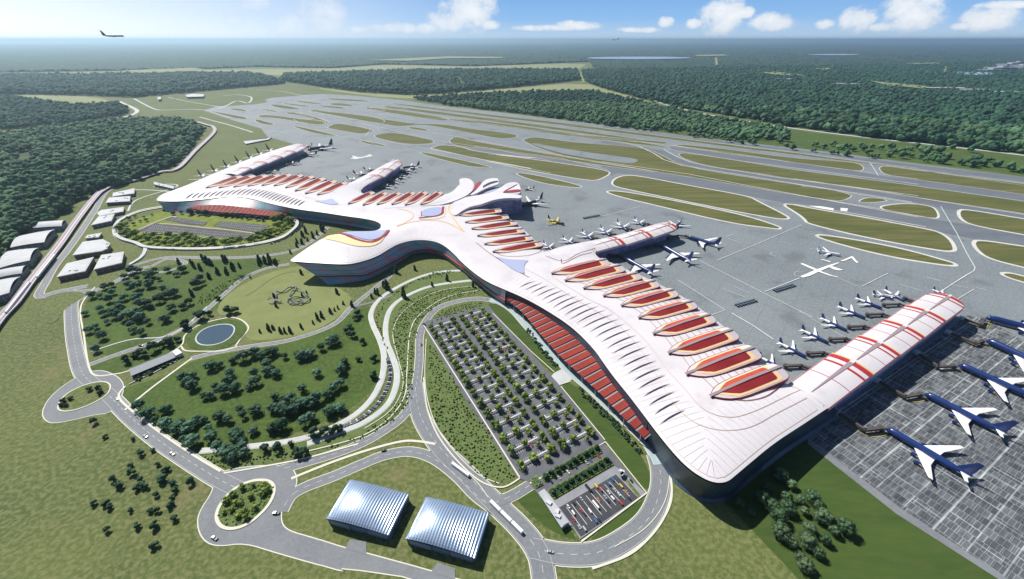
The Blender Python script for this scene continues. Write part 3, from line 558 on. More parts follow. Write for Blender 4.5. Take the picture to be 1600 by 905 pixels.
# oval park: two blocks of parking
flat('car_park', WP(f(P7, '175,262 300,196 450,215 740,240 1130,292 1040,332 700,290 450,270')), .7, M_asph2)
flat('car_park', WP(f(P7, '390,168 460,148 722,188 700,214 560,205')), .7, M_asph2); flat('car_park', WP(f(P7, '770,218 822,180 1218,214 1132,272 900,240')), .7, M_asph2)
road('footpath', f(P7, '350,200 480,208 700,232 900,250 1140,282'), 6, mat('warm_paving', (.33, .29, .22), .8), kerb=0, z=.7)
road('footpath', f(P7, '130,262 200,240 300,195 380,165 440,145 480,148'), 7, mat('warm_paving', (.33, .29, .22), .8), kerb=0, z=.7)
mb = MB()
for pa, pb, n in [('180,258 310,202', '', 0)]: pass
for (a0, a1, b0, b1, n) in [((290, 205), (1110, 290), (215, 262), (1035, 326), 46), ((460, 150), (720, 187), (400, 170), (700, 212), 16), ((825, 183), (1210, 216), (775, 216), (1130, 268), 24)]:
    fa = [WP(f(P7, '%f,%f' % q))[0] for q in (a0, a1, b0, b1)]
    for i in range(1, n):
        s = i / n; a = fa[0].lerp(fa[1], s); b = fa[2].lerp(fa[3], s)
        for u, v in ((.05, .28), (.38, .62), (.72, .95)): mb.ribbon([a.lerp(b, u), a.lerp(b, v)], .4, .8)
tag(mb.build('bay_line', M_wline), kind='structure')
road('ring_road', f(P7, '370,72 200,105 60,165 5,225 5,285 60,325 160,355 230,385 340,395 600,402 850,392 1100,362 1300,312 1395,250 1425,205 1405,165'), 8, M_path, z=4.0)
road('ring_road', f(P7, '238,385 235,420 200,470 120,520'), 7, M_path, z=2.5)
# far lakes and clearings, just above the far canopy
for t in ('911,90.5 940,89 1000,88.4 1060,89 1085,90.5 1060,91.8 1000,92.6 985,92.6 930,92', '1256,85.2 1290,84.2 1330,84.4 1350,85.4 1320,86.4 1275,86.2', '1484,114 1500,111.5 1540,113 1562,115 1540,117.5 1510,117'):
    flat('lake', chaikin(WP(f(AB, t), 40), True, 2), 40, M_lake)
for t in ('1085,86 1130,85 1138,87 1090,88', '1415,98.5 1465,98 1470,99.5 1420,100', '575,94 700,88 790,89 780,91 700,91 640,95', '870,66.5 915,66 912,68 872,68', '190,110 300,106 320,108 240,114', '1270,107 1300,106 1290,109', '1360,126 1450,135 1440,138 1380,132', '1190,113 1215,112 1260,118 1215,117', '1117,90 1120,90 1122,101 1118,102', '1476,104 1480,104 1478,112 1474,112'):
    flat('clearing', WP(f(AB, t), 40), 40, M_sand)
# ------------------------------------------------------------------ terminal
def zbase(x, y):
    z = 30.0
    for (px, py, zz, s, a) in ZB_:
        z += a * math.exp(-((x - px) ** 2 + (y - py) ** 2) / (2 * s * s))
    return z
ZB_ = []
for (px, py, s, a) in [(505, 395, 90, 11), (1110, 745, 100, 8), (655, 376, 60, 4), (310, 300, 170, -5), (1400, 540, 130, -3), (1000, 365, 120, -5), (420, 250, 200, -6), (600, 270, 110, -5), (900, 520, 110, 4), (360, 308, 60, 3), (760, 300, 60, 2)]:
    q = P(px, py, 30); ZB_.append((q.x, q.y, 30, s, a))
OUT_PX = f(AB, '1300,633 1252,665 1210,692 1168,727 1148,744 1138,752 1126,755 1112,753 1098,747 1078,734 1057,714 1029,680 1000,641 980,615 961,592 945,570 928,545 894,511 851,483 820,466 790,453 766,443 746,431 719,408 713,400 694,383 676,376 650,374.5 624,380 606,390 589,401 562,410 538,414 492,411 462,409 454,408 454,406 459,402 484,385 506,371 527,366 548,363 575,362.5 592,359.5 597,352 589,346 572,342 542,338 505,332 464,327 430,320 417,317 393,310 361,307 324,311 292,314 267,315 246,314 244,312 251,304 277,295 305,284 329,273 352,264 389,248 427,235 464,224 473,226 476,231 417,251 380,267 354,279 376,276 440,275 494,279 520,284 539,286 546,286 561,279 580,268 616,249 627,252 625,258 591,277 553,303 600,303 660,303 692,305 707,300 716,290 722,284 736,300 752,318 770,330 788,338 806,348 824,364 845,385 847,391 852,394 876,385 920,377 964,368 1004,356 1040,346 1050,349 1052,357 1044,361 1010,371 968,382 927,391 935,404 960,412 985,424 1014,436 1043,451 1073,467 1103,489 1134,512 1165,539 1200,570 1226,598 1236,604 1244,597 1252,590 1280,571 1303,555 1347,530 1391,502 1424,479 1440,462 1480,461 1498,471 1503,486 1475,509 1440,534 1401,565 1360,595')
def PR0(x, y):
    q = P(x, y, 30)
    for _ in range(5): q = P(x, y, zbase(q.x, q.y))
    return q
OUT = [PR0(x, y) for x, y in OUT_PX]
OUTC = chaikin(OUT, True, 2)
OA = np.array([(v.x, v.y) for v in OUTC]); OB = np.roll(OA, -1, 0)
def edist(x, y):
    x = np.atleast_1d(x); y = np.atleast_1d(y); res = np.full(x.shape, 1e9)
    for a, b in zip(OA, OB):
        d = b - a; L2 = d @ d + 1e-9; t = np.clip(((x - a[0]) * d[0] + (y - a[1]) * d[1]) / L2, 0, 1)
        res = np.minimum(res, np.hypot(x - a[0] - t * d[0], y - a[1] - t * d[1]))
    return res
# distance to the roof edge, sampled once on a 4 m grid
GX0, GY0 = OA.min(0) - 40; GX1, GY1 = OA.max(0) + 40; GS = 4.0; gx = np.arange(GX0, GX1, GS); gy = np.arange(GY0, GY1, GS)
def grid_dist():
    X, Y = np.meshgrid(gx, gy); D = np.full(X.shape, 1e9, np.float32)
    for a, b in zip(OA, OB):
        d = b - a; i0 = max(0, int((min(a[0], b[0]) - 90 - GX0) / GS)); i1 = int((max(a[0], b[0]) + 90 - GX0) / GS); j0 = max(0, int((min(a[1], b[1]) - 90 - GY0) / GS)); j1 = int((max(a[1], b[1]) + 90 - GY0) / GS)
        x = X[j0:j1, i0:i1]; y = Y[j0:j1, i0:i1]; t = np.clip(((x - a[0]) * d[0] + (y - a[1]) * d[1]) / (d @ d + 1e-9), 0, 1); D[j0:j1, i0:i1] = np.minimum(D[j0:j1, i0:i1], np.hypot(x - a[0] - t * d[0], y - a[1] - t * d[1]))
    return np.minimum(D, 95)
GD = grid_dist()
def fdist(x, y):
    u = (x - GX0) / GS; v = (y - GY0) / GS; i = int(u); j = int(v)
    if i < 0 or j < 0 or i >= len(gx) - 1 or j >= len(gy) - 1: return 95.0
    u -= i; v -= j; return float((GD[j, i] * (1 - u) + GD[j, i + 1] * u) * (1 - v) + (GD[j + 1, i] * (1 - u) + GD[j + 1, i + 1] * u) * v)
def zroof(x, y):
    return zbase(x, y) + 7.0 * (1 - math.exp(-fdist(x, y) / 26.0))
def PR(x, y, extra=0.0):
    q = P(x, y, 34)
    for _ in range(5): q = P(x, y, zroof(q.x, q.y) + extra)
    return q
TERM = thing('airport_terminal', (OUTC[0].x, OUTC[0].y, 0), 'sprawling white airport terminal with swooping roof, red skylights and glass curtain walls', 'terminal building')
def roof_mesh():
    xs = np.arange(OA[:, 0].min(), OA[:, 0].max(), 13); ys = np.arange(OA[:, 1].min(), OA[:, 1].max(), 13)
    X, Y = np.meshgrid(xs, ys); X = X.ravel() + rng.uniform(-1, 1, X.size); Y = Y.ravel() + rng.uniform(-1, 1, Y.size)
    k = inside(X, Y, OA); X = X[k]; Y = Y[k]; d = edist(X, Y); k = d > 4; X = X[k]; Y = Y[k]; d = d[k]
    pts = [Vector(v) for v in OA]; n = len(pts)
    ring2 = []
    for dd in (3.0,):
        for q in offset(OUTC, -dd):
            ring2.append(q)
    ok = [q for q in ring2 if inside(np.array([q.x]), np.array([q.y]), OA)[0] and edist(q.x, q.y)[0] > 2.4]
    allp = pts + ok + [Vector((a, b)) for a, b in zip(X, Y)]
    r = delaunay_2d_cdt(allp, [(i, (i + 1) % n) for i in range(n)], [], 0, 1e-4)
    vs, fs = r[0], r[2]; A = np.array([(v.x, v.y) for v in vs]); dd = edist(A[:, 0], A[:, 1])
    z = [zbase(a, b) + 7 * (1 - math.exp(-q / 26)) for (a, b), q in zip(A, dd)]
    C = np.array([A[list(q)].mean(0) for q in fs]); keep = inside(C[:, 0], C[:, 1], OA)
    mb = MB(); mb.add([(a[0], a[1], zz) for a, zz in zip(A, z)], [q for q, kk in zip(fs, keep) if kk])
    m = len(OUTC); out = OUTC; zo = [zbase(v.x, v.y) for v in out]; inn = offset(out, -2.2)
    mb.add([(v.x, v.y, q) for v, q in zip(out, zo)] + [(v.x, v.y, q - 2.2) for v, q in zip(inn, zo)], [(i, m + i, m + (i + 1) % m, (i + 1) % m) for i in range(m)], 0)
    # standing seams that run in from the lip, and the gold edge line
    line_ = resample(OUTC, 9.0, True); nn = normals(line_, True); s = -1 if area(line_) < 0 else 1
    for v, k in zip(line_, nn):
        a = v + k * (s * 4.0); pts_ = []
        for e in range(0, 62, 9):
            q = a + k * (s * e)
            if fdist(q.x, q.y) < e + 2.5: break
            pts_.append(q)
        if len(pts_) > 1: mb.ribbon(pts_, .28, .22, zf=zroof, m=1)
    return mb
rb = roof_mesh(); roof = rb.build('roof', [M_white, M_seam, M_gold], TERM, smooth=True)
for (dd, w) in ((4.0, .5),):
    mb = MB(); q = [v for v in offset(OUTC, -dd)]
    run = []
    for v in resample(q, 8, True):
        if abs(fdist(v.x, v.y) - dd) < 1.5 and inside(np.array([v.x]), np.array([v.y]), OA)[0]: run.append(v)
        else:
            if len(run) > 2: mb.ribbon(run, w, .3, zf=zroof)
            run = []
    if len(run) > 2: mb.ribbon(run, w, .3, zf=zroof)
    mb.build('roof_trim', M_line, TERM)
def drape(pts, w, m, name='roof_trim', z=.45, sm=True, closed=False, parent=TERM):
    p = [PR(x, y) for x, y in pts]; p = catmull(p, closed, 8) if sm else p; mb = MB(); mb.ribbon(p, w, z, closed, zf=zroof); return mb.build(name, m, parent)
def drape_poly(pts, m, name, z=.5, ch=2, parent=TERM):
    p = chaikin([PR(x, y) for x, y in pts], True, ch) if ch else [PR(x, y) for x, y in pts]
    p = resample(p, 7, True); n = len(p); A = np.array([(v.x, v.y) for v in p])
    xs = np.arange(A[:, 0].min(), A[:, 0].max(), 9); ys = np.arange(A[:, 1].min(), A[:, 1].max(), 9); X, Y = np.meshgrid(xs, ys); X = X.ravel() + .37; Y = Y.ravel() + .41
    k = inside(X, Y, A); pts_ = p + [Vector((a, b)) for a, b in zip(X[k], Y[k])]
    r = delaunay_2d_cdt(pts_, [(i, (i + 1) % n) for i in range(n)], [], 0, 1e-4); V = [(v.x, v.y) for v in r[0]]
    mb = MB(); fs = []
    for q in r[2]:
        c = np.mean([V[i] for i in q], 0)
        if inside(np.array([c[0]]), np.array([c[1]]), A)[0]: fs.append(q)
    mb.add([(a, b, zroof(a, b) + z) for a, b in V], fs); return mb.build(name, m, parent, smooth=True)
# --- curtain walls lofted between lip, red band and ground
def loft(rows, name, m, n=90, parent=TERM, band=None, uvs=1.0):
    """rows: list of (list of 2D points, list or number z) from top to bottom"""
    R = []
    for p, z in rows:
        c = catmull(p, False, 8); zs = z if isinstance(z, list) else [z] * len(p)
        zc = []
        for i in range(len(p) - 1):
            for k in range(8): zc.append(zs[i] + (zs[i + 1] - zs[i]) * k / 8)
        zc.append(zs[-1]); l = [0]
        for a, b in zip(c, c[1:]): l.append(l[-1] + (b - a).length)
        t = np.linspace(0, l[-1], n); R.append(np.stack([np.interp(t, l, [v.x for v in c]), np.interp(t, l, [v.y for v in c]), np.interp(t, l, zc)], 1))
    l = np.concatenate([[0], np.cumsum(np.linalg.norm(np.diff(R[0], axis=0), axis=1))]); mb = MB(); uv = []
    for r in R:
        for i, v in enumerate(r): mb.v.append(tuple(v)); uv.append((l[i], r[0][2] and v[2]))
    for j in range(len(R) - 1):
        for i in range(n - 1): mb.f.append((j * n + i, j * n + i + 1, (j + 1) * n + i + 1, (j + 1) * n + i)); mb.m.append(0)
    o = mb.build(name, m, parent, uv=uv); return o, R
def lips(pxs): 
    p = [PR0(x, y) for x, y in pxs]; return p, [zbase(v.x, v.y) - 1.6 for v in p]
def wall(top, mid, zm, base, m, name='curtain_wall', n=100, redband=True):
    tp, tz = lips(top); rows = [(tp, tz)]
    if mid: rows.append((WP(mid, zm), zm))
    rows.append((WP(base, 0), 0.0)); o, R = loft(rows, name, m, n)
    if mid and redband:
        mb = MB(); r = R[1]; n_ = len(r); nn = normals([Vector((a, b)) for a, b, c in r], False); sg = redband
        vs = []
        for (a, b, c), k in zip(r, nn):
            for (off, dz) in ((0, 1.3), (1.8, 1.1), (1.8, -1.1), (0, -1.3)): vs.append((a + k.x * off * sg, b + k.y * off * sg, c + dz))
        mb.add(vs, [(4 * i + j, 4 * i + j + 1, 4 * i + j + 5, 4 * i + j + 4) for i in range(n_ - 1) for j in range(3)]); mb.build('wall_band', M_band2, TERM)
    return R
RN = wall(f(AB, '462,410 492,411 538,414 562,410 589,401 606,390 624,380 650,374.5 676,376 694,383 713,400 719,408 746,431 766,443 790,453'),
     f(AB, '496,432 516,432 545,431 569,430 585,424 600,417 624,404 650,391.5 676,391 694,397 716,413 722,417 748,439 768,455 789,470'), 12.0,
     f(AB, '512,445 528,444 552,441 573,437 588,431 602,424 625,410 650,397 677,396.5 695,403 717,420 722,423 748,445 767,461 787,475'), M_fac, n=150, redband=-1)
wall(f(AB, '462,410 459,404 484,386 506,372 527,367 548,364 575,363 590,360'), f(AB, '496,432 500,424 520,412 535,402 550,392 560,385 580,375 594,366'), 12, f(AB, '512,445 513,436 528,420 540,410 555,398 566,390 583,378 596,369'), M_fac, redband=False)
wall(f(AB, '246,314 267,315.5 292,314.5 324,311.5 361,308 393,310.5 417,317.5 430,320.5 464,327.5 505,332.5 542,338.5 572,342.5 589,346.5 596,352 592,359'),
     f(AB, '255,325 272,328.5 295,330 325,332 361,333.5 393,334.5 417,336 430,337 464,338 505,342.5 542,348 572,353.5 586,356.5 592,359.5 594,363'), 5.0,
     f(AB, '258,329.5 274,332.5 296,334 326,335.5 361,337 393,338 417,339 430,340 464,342 505,347 542,352 572,357.5 586,360.5 592,363 595,366'), M_fac, n=130, redband=1)
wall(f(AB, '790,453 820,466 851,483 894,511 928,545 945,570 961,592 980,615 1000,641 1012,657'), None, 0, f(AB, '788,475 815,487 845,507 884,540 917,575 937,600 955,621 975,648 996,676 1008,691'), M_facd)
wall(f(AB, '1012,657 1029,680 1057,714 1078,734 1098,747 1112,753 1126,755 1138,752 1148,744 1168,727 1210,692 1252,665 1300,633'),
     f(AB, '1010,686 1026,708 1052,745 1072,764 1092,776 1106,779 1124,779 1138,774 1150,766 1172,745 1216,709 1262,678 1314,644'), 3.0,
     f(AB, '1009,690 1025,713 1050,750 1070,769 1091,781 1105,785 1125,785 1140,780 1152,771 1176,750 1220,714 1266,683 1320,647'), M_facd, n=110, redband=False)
# apron side: set-back glass wall under the whole rear edge
seg = OUTC; i0 = min(range(len(seg)), key=lambda i: (seg[i] - PR0(251, 304)).length); i1 = min(range(len(seg)), key=lambda i: (seg[i] - PR0(1300, 633)).length)
idx = []; i = i0
while i != i1: idx.append(i); i = (i + 1) % len(seg)
if len(idx) > len(seg) * .8 or len([1 for i in idx if (seg[i] - PR0(1126, 755)).length < 30]):
    idx = []; i = i0
    while i != i1: idx.append(i); i = (i - 1) % len(seg)
inn = offset(seg, -5.0); sel = [inn[i] for i in idx]; zs_ = [zbase(seg[i].x, seg[i].y) - 1.5 for i in idx]
mb = MB(); l = 0; uv = []
for i, (v, z) in enumerate(zip(sel, zs_)):
    if i: l += (v - sel[i - 1]).length
    for q in (0, z): mb.v.append((v.x, v.y, q)); uv.append((l, q))
for i in range(len(sel) - 1): mb.f.append((2 * i, 2 * i + 2, 2 * i + 3, 2 * i + 1)); mb.m.append(0)
mb.build('rear_glass_wall', M_facv, TERM, uv=uv)
# --- red louvred canopies over the forecourts
def canopy(top, zt, low, zl, n, struts=True, w=.74):
    a = catmull(WP(top, zt), False, 8); b = catmull(WP(low, zl), False, 8)
    def at(p, s):
        l = [0]
        for q, r in zip(p, p[1:]): l.append(l[-1] + (r - q).length)
        t = s * l[-1]; return Vector((np.interp(t, l, [v.x for v in p]), np.interp(t, l, [v.y for v in p])))
    can = thing('_', (0, 0, 0)); bpy.data.objects.remove(can)
    base = MB(); m = 60
    vs = []
    for i in range(m + 1):
        p = at(a, i / m); q = at(b, i / m); vs += [(p.x, p.y, zt - .9), (q.x, q.y, zl - .9)]
    base.add(vs, [(2 * i, 2 * i + 1, 2 * i + 3, 2 * i + 2) for i in range(m)]); c = base.build('canopy', M_grey, TERM)
    for i in range(n):
        s0 = (i + .1) / n; s1 = (i + .1 + w) / n; mb = MB()
        for k in range(1):
            pa, pb, qa, qb = at(a, s0), at(a, s1), at(b, s0), at(b, s1)
            mb.add([(pa.x, pa.y, zt), (pb.x, pb.y, zt + .3), (qb.x, qb.y, zl + .3), (qa.x, qa.y, zl), (pa.x, pa.y, zt - .8), (pb.x, pb.y, zt - .8), (qb.x, qb.y, zl - .8), (qa.x, qa.y, zl - .8)],
                   [(0, 1, 2, 3), (3, 2, 6, 7), (0, 3, 7, 4), (1, 5, 6, 2)])
        for j in range(1, 5):    # purlins
            t = j / 5; u = pa.lerp(qa, t); v = pb.lerp(qb, t); zz = zt + (zl - zt) * t + .35; d = (qa - pa).normalized() * .25
            mb.add([(u.x, u.y, zz), (v.x, v.y, zz), (v.x + d.x, v.y + d.y, zz), (u.x + d.x, u.y + d.y, zz)], [(0, 1, 2, 3)], 1)
        o = mb.build('canopy_louvre', [M_redl, M_wine], c); 
    for i in range(0, n, 2):
        q = at(b, (i + .5) / n); p = at(a, (i + .5) / n); d = (p - q) * .12; mb = MB(); mb.beam((q.x + d.x, q.y + d.y, 0), (q.x + d.x * .3, q.y + d.y * .3, zl - .8), .5, 6); mb.build('canopy_column', M_steel, c)
canopy(f(AB, '792,457 852,487 890,511 922,545 955,590 985,630 1020,676'), 24, f(AB, '784,462 816,488 842,519 874,555 906,585 940,617 972,650 1008,686'), 15, 25)
canopy(f(AB, '281,317.5 324,316.5 361,314.5 389,315 417,319 440,325 464,331'), 19, f(AB, '290,325 335,331 360,332.5 380,333.5 417,337 446,337 462,334'), 10, 26, w=.93)
# --- slits in the front roof bands
def slits(lo, hi, n, m=M_slit, w=1.6):
    a = catmull([PR(x, y) for x, y in lo], False, 8); b = catmull([PR(x, y) for x, y in hi], False, 8); a = resample(a, 1); b = resample(b, 1)
    for i in range(n):
        p = a[int((len(a) - 1) * i / (n - 1))]; q = b[int((len(b) - 1) * i / (n - 1))]; d = q - p; nn = Vector((-d.y, d.x)).normalized()
        L_ = []; R_ = []
        for k in range(9):
            t = k / 8; ww = w * math.sin(math.pi * t) ** .7; c = p + d * t + nn * (math.sin(math.pi * t) * d.length * .02); L_.append(c + nn * ww * .5); R_.append(c - nn * ww * .5)
        mb = MB(); vs = []
        for u, v in zip(L_, R_): vs += [(u.x, u.y, zroof(u.x, u.y) + .55), (v.x, v.y, zroof(v.x, v.y) + .9)]
        mb.add(vs, [(2 * k, 2 * k + 1, 2 * k + 3, 2 * k + 2) for k in range(8)]); mb.build('roof_slit', m, roof)
slits(f(AB, '812,449 845,468 879,492 917,517 945,541 970,570 990,598 1010,628 1031,663'), f(AB, '836,439 867,449 897,461 926,474 954,490 985,515 1010,545 1035,580 1070,641'), 26)
slits(f(AB, '290,311.5 320,309.5 345,307.5 370,306.5 399,308 419,313.5 442,318.5 465,322.5'), f(AB, '303,302 335,299.5 361,297 389,294.5 417,297 436,301.5 455,307.5 477,314'), 26, w=5.0)
# --- boat-shaped skylights
def skylight(T, E, zt=None, lab=None, inner=False):
    a = PR(*T); b = PR(*E); z0 = max(zroof(a.x, a.y), 29) + 1.2; a = P(*T, z0 + 1); z1 = max(zbase(b.x, b.y) + 6.0, z0 - 4); b = P(*E, z1 + 4)
    d = b - a; Ln = d.length; d.normalize(); n = Vector((-d.y, d.x)); Wd = .132 * Ln; rise = .040 * Ln
    S = [0, .03, .08, .15, .25, .38, .55, .72, .85, .92, .965, .99, 1.0]; B = [.08, .26, .52, .76, .92, .99, 1, 1, .99, .97, .92, .82, .66]
    sk = thing('_x'); bpy.data.objects.remove(sk)
    def layer(s0, s1, k, dz, m, name, parent, side=None, inset=0, rim=False):
        mb = MB()
        for sg in ((1, -1) if side is None else (side,)):
            vs = []; rows = 0
            for s, w in zip(S, B):
                ss = s0 + (s1 - s0) * s; bw = np.interp(ss, S, B) * Wd
                hw = max((bw - inset) * (min(1, (.25 + 3.4 * s)) if s0 > 0 else 1) * (1 if s < .97 or s0 == 0 else (.93 if s < 1 else .80)), .04)
                for t in (0, .5, 1):
                    hw_ = hw * (1.12 if sg < 0 else .80); off = t * hw_ * sg; zz = z0 + (z1 - z0) * ss + rise * min(1, .25 + 1.6 * ss) * (1 - abs(off) / Wd) + dz; q = a + d * (ss * Ln) + n * off; vs.append((q.x, q.y, zz))
                rows += 1
            mb.add(vs, [(3 * i + j, 3 * i + j + 1, 3 * i + j + 4, 3 * i + j + 3) if sg < 0 else (3 * i + j, 3 * i + j + 3, 3 * i + j + 4, 3 * i + j + 1) for i in range(rows - 1) for j in range(2)])
            if rim:
                e = [vs[3 * i + 2] for i in range(rows)] + [vs[3 * (rows - 1)]]
                k0 = len(e); mb.add(e + [(x + (a.x - x) * 0, y, z - rise * .55 - 1.5) for x, y, z in e], [(i, i + 1, k0 + i + 1, k0 + i) for i in range(k0 - 1)], 1)
                for e_i in range(k0 - 1):
                    pass
        return mb.build(name, m, parent)
    sh = layer(0, 1, 1, 0, [M_pink, M_wine], 'skylight', TERM, rim=True)
    if lab: sh['label'] = lab
    # wine-red edge band
    mb = MB()
    for sg in (1, -1):
        vs = []
        for s, w in zip(S, B):
            for t in (w * Wd, max(w * Wd - .007 * Ln, 0)):
                off = t * sg * (1.12 if sg < 0 else .80); q = a + d * (s * Ln) + n * off; vs.append((q.x, q.y, z0 + (z1 - z0) * s + rise * min(1, .25 + 1.6 * s) * (1 - abs(off) / Wd) + .15))
        mb.add(vs, [(2 * i, 2 * i + 1, 2 * i + 3, 2 * i + 2) for i in range(len(S) - 1)])
    mb.build('skylight_rim', M_wine, sh)
    layer(.04, .90, 1, .22, M_cream, 'skylight_border', sh, inset=.018 * Ln)
    layer(.10, .84, 1, .44, M_dred, 'skylight_glass', sh, side=-1, inset=.040 * Ln)
    layer(.10, .84, 1, .44, M_sunred if not inner else M_dred, 'skylight_glass', sh, side=1, inset=.036 * Ln)  # far slope: same glass as the dark side, lit by its colour
    mb = MB(); mb.ribbon([a + d * (s * Ln) for s in (-.02, .2, .5, .8, 1.0)], .030 * Ln, 0)
    mb.v = [(x, y, z0 + (z1 - z0) * s + rise * min(1, .25 + 1.6 * s) + .75) for (x, y, _), s in zip(mb.v, [q for q in (-.02, .2, .5, .8, 1.0) for _ in (0, 1)])]
    mb.build('skylight_ridge', M_mauve, sh)
sk = [((862, 427), (947, 405)), ((883, 438), (970, 414)), ((912, 450), (996, 426)), ((943, 462), (1024, 438)), ((971, 477), (1053, 452)), ((998, 496), (1082, 470)), ((1021, 521), (1110, 491)), ((1045, 551), (1144, 515)), ((1073, 584), (1178, 543)), ((1111, 618), (1219, 573))]
for t, e in sk: skylight(t, e)
sk2 = [((322, 293), (374, 274)), ((342, 293), (393, 273)), ((365, 292), (413, 272.5)), ((387, 290.5), (432, 272)), ((409, 289.5), (450, 271)), ((428, 290), (468, 272)), ((446, 293), (485, 274)), ((461, 298), (502, 277)), ((477, 302), (520, 281)), ((496, 304), (537, 283.5))]
for t, e in sk2: skylight(t, e)
for t, e in [((544, 318), (580, 298.5)), ((567, 320), (600, 299.5)), ((589, 319), (621, 299.5)), ((612, 319), (643, 299)), ((633, 320), (662, 298.5)), ((657, 319), (686, 298.5))]: skylight(t, e)
for t, e in [((717, 336), (782, 326)), ((727, 347), (793, 336)), ((737, 357), (806, 345)), ((746, 368), (817, 357)), ((757, 381), (830, 368)), ((770, 393), (845, 377))]: skylight(t, e)
# --- scaled pier roofs
def pier(c, hw, z0=31, name='pier_roof', n2=8, tip_round=True):
    pts = [P(x, y, z0 + 5) for x, y in c]
    for i in range(len(pts) - 1):
        a, b = pts[i], pts[i + 1]; d = b - a; Ln = d.length; d.normalize(); n = Vector((-d.y, d.x)); w0 = hw[i]; w1 = hw[i + 1]; last = i == len(pts) - 2
        def at(s, t, dz=0):
            w = w0 + (w1 - w0) * s
            if last and s > .72: w *= math.sqrt(max(0, 1 - ((s - .72) / .36) ** 2))
            arch = 4.2 * (1 - abs(t) ** 1.9); q = a + d * (s * Ln) + n * (t * w); return (q.x, q.y, z0 + arch + 3.4 * s + dz)
        def patch(s0, s1, t0, t1, m, nm, par, dz=0, ns=8, nt_=8, skirt=False):
            mb = MB(); vs = [at(s0 + (s1 - s0) * i / ns, t0(s0 + (s1 - s0) * i / ns) + (t1(s0 + (s1 - s0) * i / ns) - t0(s0 + (s1 - s0) * i / ns)) * j / nt_, dz) for i in range(ns + 1) for j in range(nt_ + 1)]
            mb.add(vs, [(i * (nt_ + 1) + j, (i + 1) * (nt_ + 1) + j, (i + 1) * (nt_ + 1) + j + 1, i * (nt_ + 1) + j + 1) for i in range(ns) for j in range(nt_)])
            if skirt:
                e = [at(1 if not last else 1, -1 + 2 * j / 16, 0) for j in range(17)]; mb.add(e + [(x, y, z - 5) for x, y, z in e], [(j, j + 1, 18 + j, 17 + j) for j in range(16)])
                for tt in (-1, 1):
                    e = [at(j / 8, tt) for j in range(9)]; mb.add(e + [(x, y, z - 4) for x, y, z in e], [(j, j + 1, 10 + j, 9 + j) for j in range(8)])
            return mb.build(nm, m, par, smooth=True)
        c_ = lambda v: (lambda s: v)
        seg_ = patch(0, 1, c_(-1), c_(1), M_white, name, TERM, nt_=16, skirt=True)
        for (s0, s1, m) in ((.975, 1.0, M_gold), (.89, .975, M_band2), (.77, .81, M_band2), (.45, .46, M_band2)):
            patch(s0, s1, c_(-.985), c_(.985), m, 'roof_rib', seg_, .25, 2, 16)
        for tt in (-.97, .97): patch(0, .97, c_(tt - .015), c_(tt + .015), M_band2, 'roof_rib', seg_, .3, 8, 1)
        patch(.05, .93, lambda s: -.005 - .12 * s, lambda s: .005 + .12 * s, M_mauve, 'roof_ridge', seg_, .6, 8, 2)
        patch(.93, 1.03, c_(-.10), c_(.10), M_white, 'roof_ridge_cap', seg_, .9, 2, 2)
pier([(1264, 615), (1333, 566), (1375, 537), (1414, 511), (1448, 487), (1484, 464)], [24, 25, 25.5, 25.5, 25.5, 25], 30)
pier([(921, 385), (968, 374), (1010, 363), (1051, 351)], [21, 22, 22, 22], 26)
pier([(359, 271), (383, 262), (408, 253), (432, 244), (453, 236), (473, 228)], [25, 25, 25, 25, 25, 25], 26)
pier([(565, 284), (589, 274), (604, 264), (622, 253)], [24, 24, 24, 24], 26)
# --- ornaments on the central roof
drape_poly(f(ZN, '200,420 205,375 260,350 385,338 380,395 330,415'), M_blue, 'roof_lens', .9, 1)
drape(f(ZN, '182,432 260,424 340,412 378,392 384,365 388,338'), 6, M_dred, z=1.0)
drape(f(ZN, '205,418 205,378'), 2, M_dred, z=1.0)
drape(f(ZN, '398,335 398,400 380,425 300,440 190,442'), 3.0, M_cream, z=.95)
drape(f(ZN, '0,355 60,362 120,385 140,410 120,440 60,475 0,495'), 2.5, M_gold, z=.5)
drape(f(ZN, '0,502 100,470 220,452 330,452 430,475 500,510 555,540'), 3, M_gold, z=.5)
drape(f(ZN, '560,545 520,500 480,445 450,395 432,360 440,320'), 3.0, M_gold, z=.55)
drape(f(ZN, '480,412 458,375 455,335 490,300 560,268'), 5, M_mauve, z=.5)
drape(f(ZN, '205,332 330,325 420,305 520,270 600,240 640,205'), 2.5, M_wine, z=.5)
drape(f(AB, '600,326 650,322 700,314'), 1.5, M_seam, z=.5)
drape_poly(f(ZN, '800,745 860,780 960,860 1075,910 1055,850 1075,800 1110,782 960,782 880,768'), M_blue, 'roof_lens', .9, 1)
drape_poly(f(ZM, '310,660 400,662 480,640 490,660 540,690 470,695 400,680'), M_blue, 'roof_lens', .9, 1)
drape(f(ZN, '660,635 760,715 870,790 1000,870 1100,925'), 1.2, M_wine, z=.5)
drape(f(ZN, '800,705 880,745 1000,752 1110,740 1190,715 1205,690'), 1.0, M_wine, z=.6)
drape(f(AB, '852,400 880,408 905,396 935,386'), 1.0, M_wine, z=.6)
drape(f(AB, '877,405 880,412 905,400 925,395'), 1.2, M_wine, z=.7)
drape(f(ZL, '150,600 400,560 600,556 850,540 1000,545 1120,580 1280,620 1450,660 1600,668'), .8, M_line, z=.5)
drape(f(AB, '1110,622 1140,624 1170,626 1200,618 1225,600'), 1.0, M_wine, z=.7)
drape(f(AB, '862,432 890,450 920,468 955,486 990,515 1015,540 1040,575 1068,606 1100,640 1140,652 1180,642 1230,618 1280,592'), .7, M_line, z=.5)
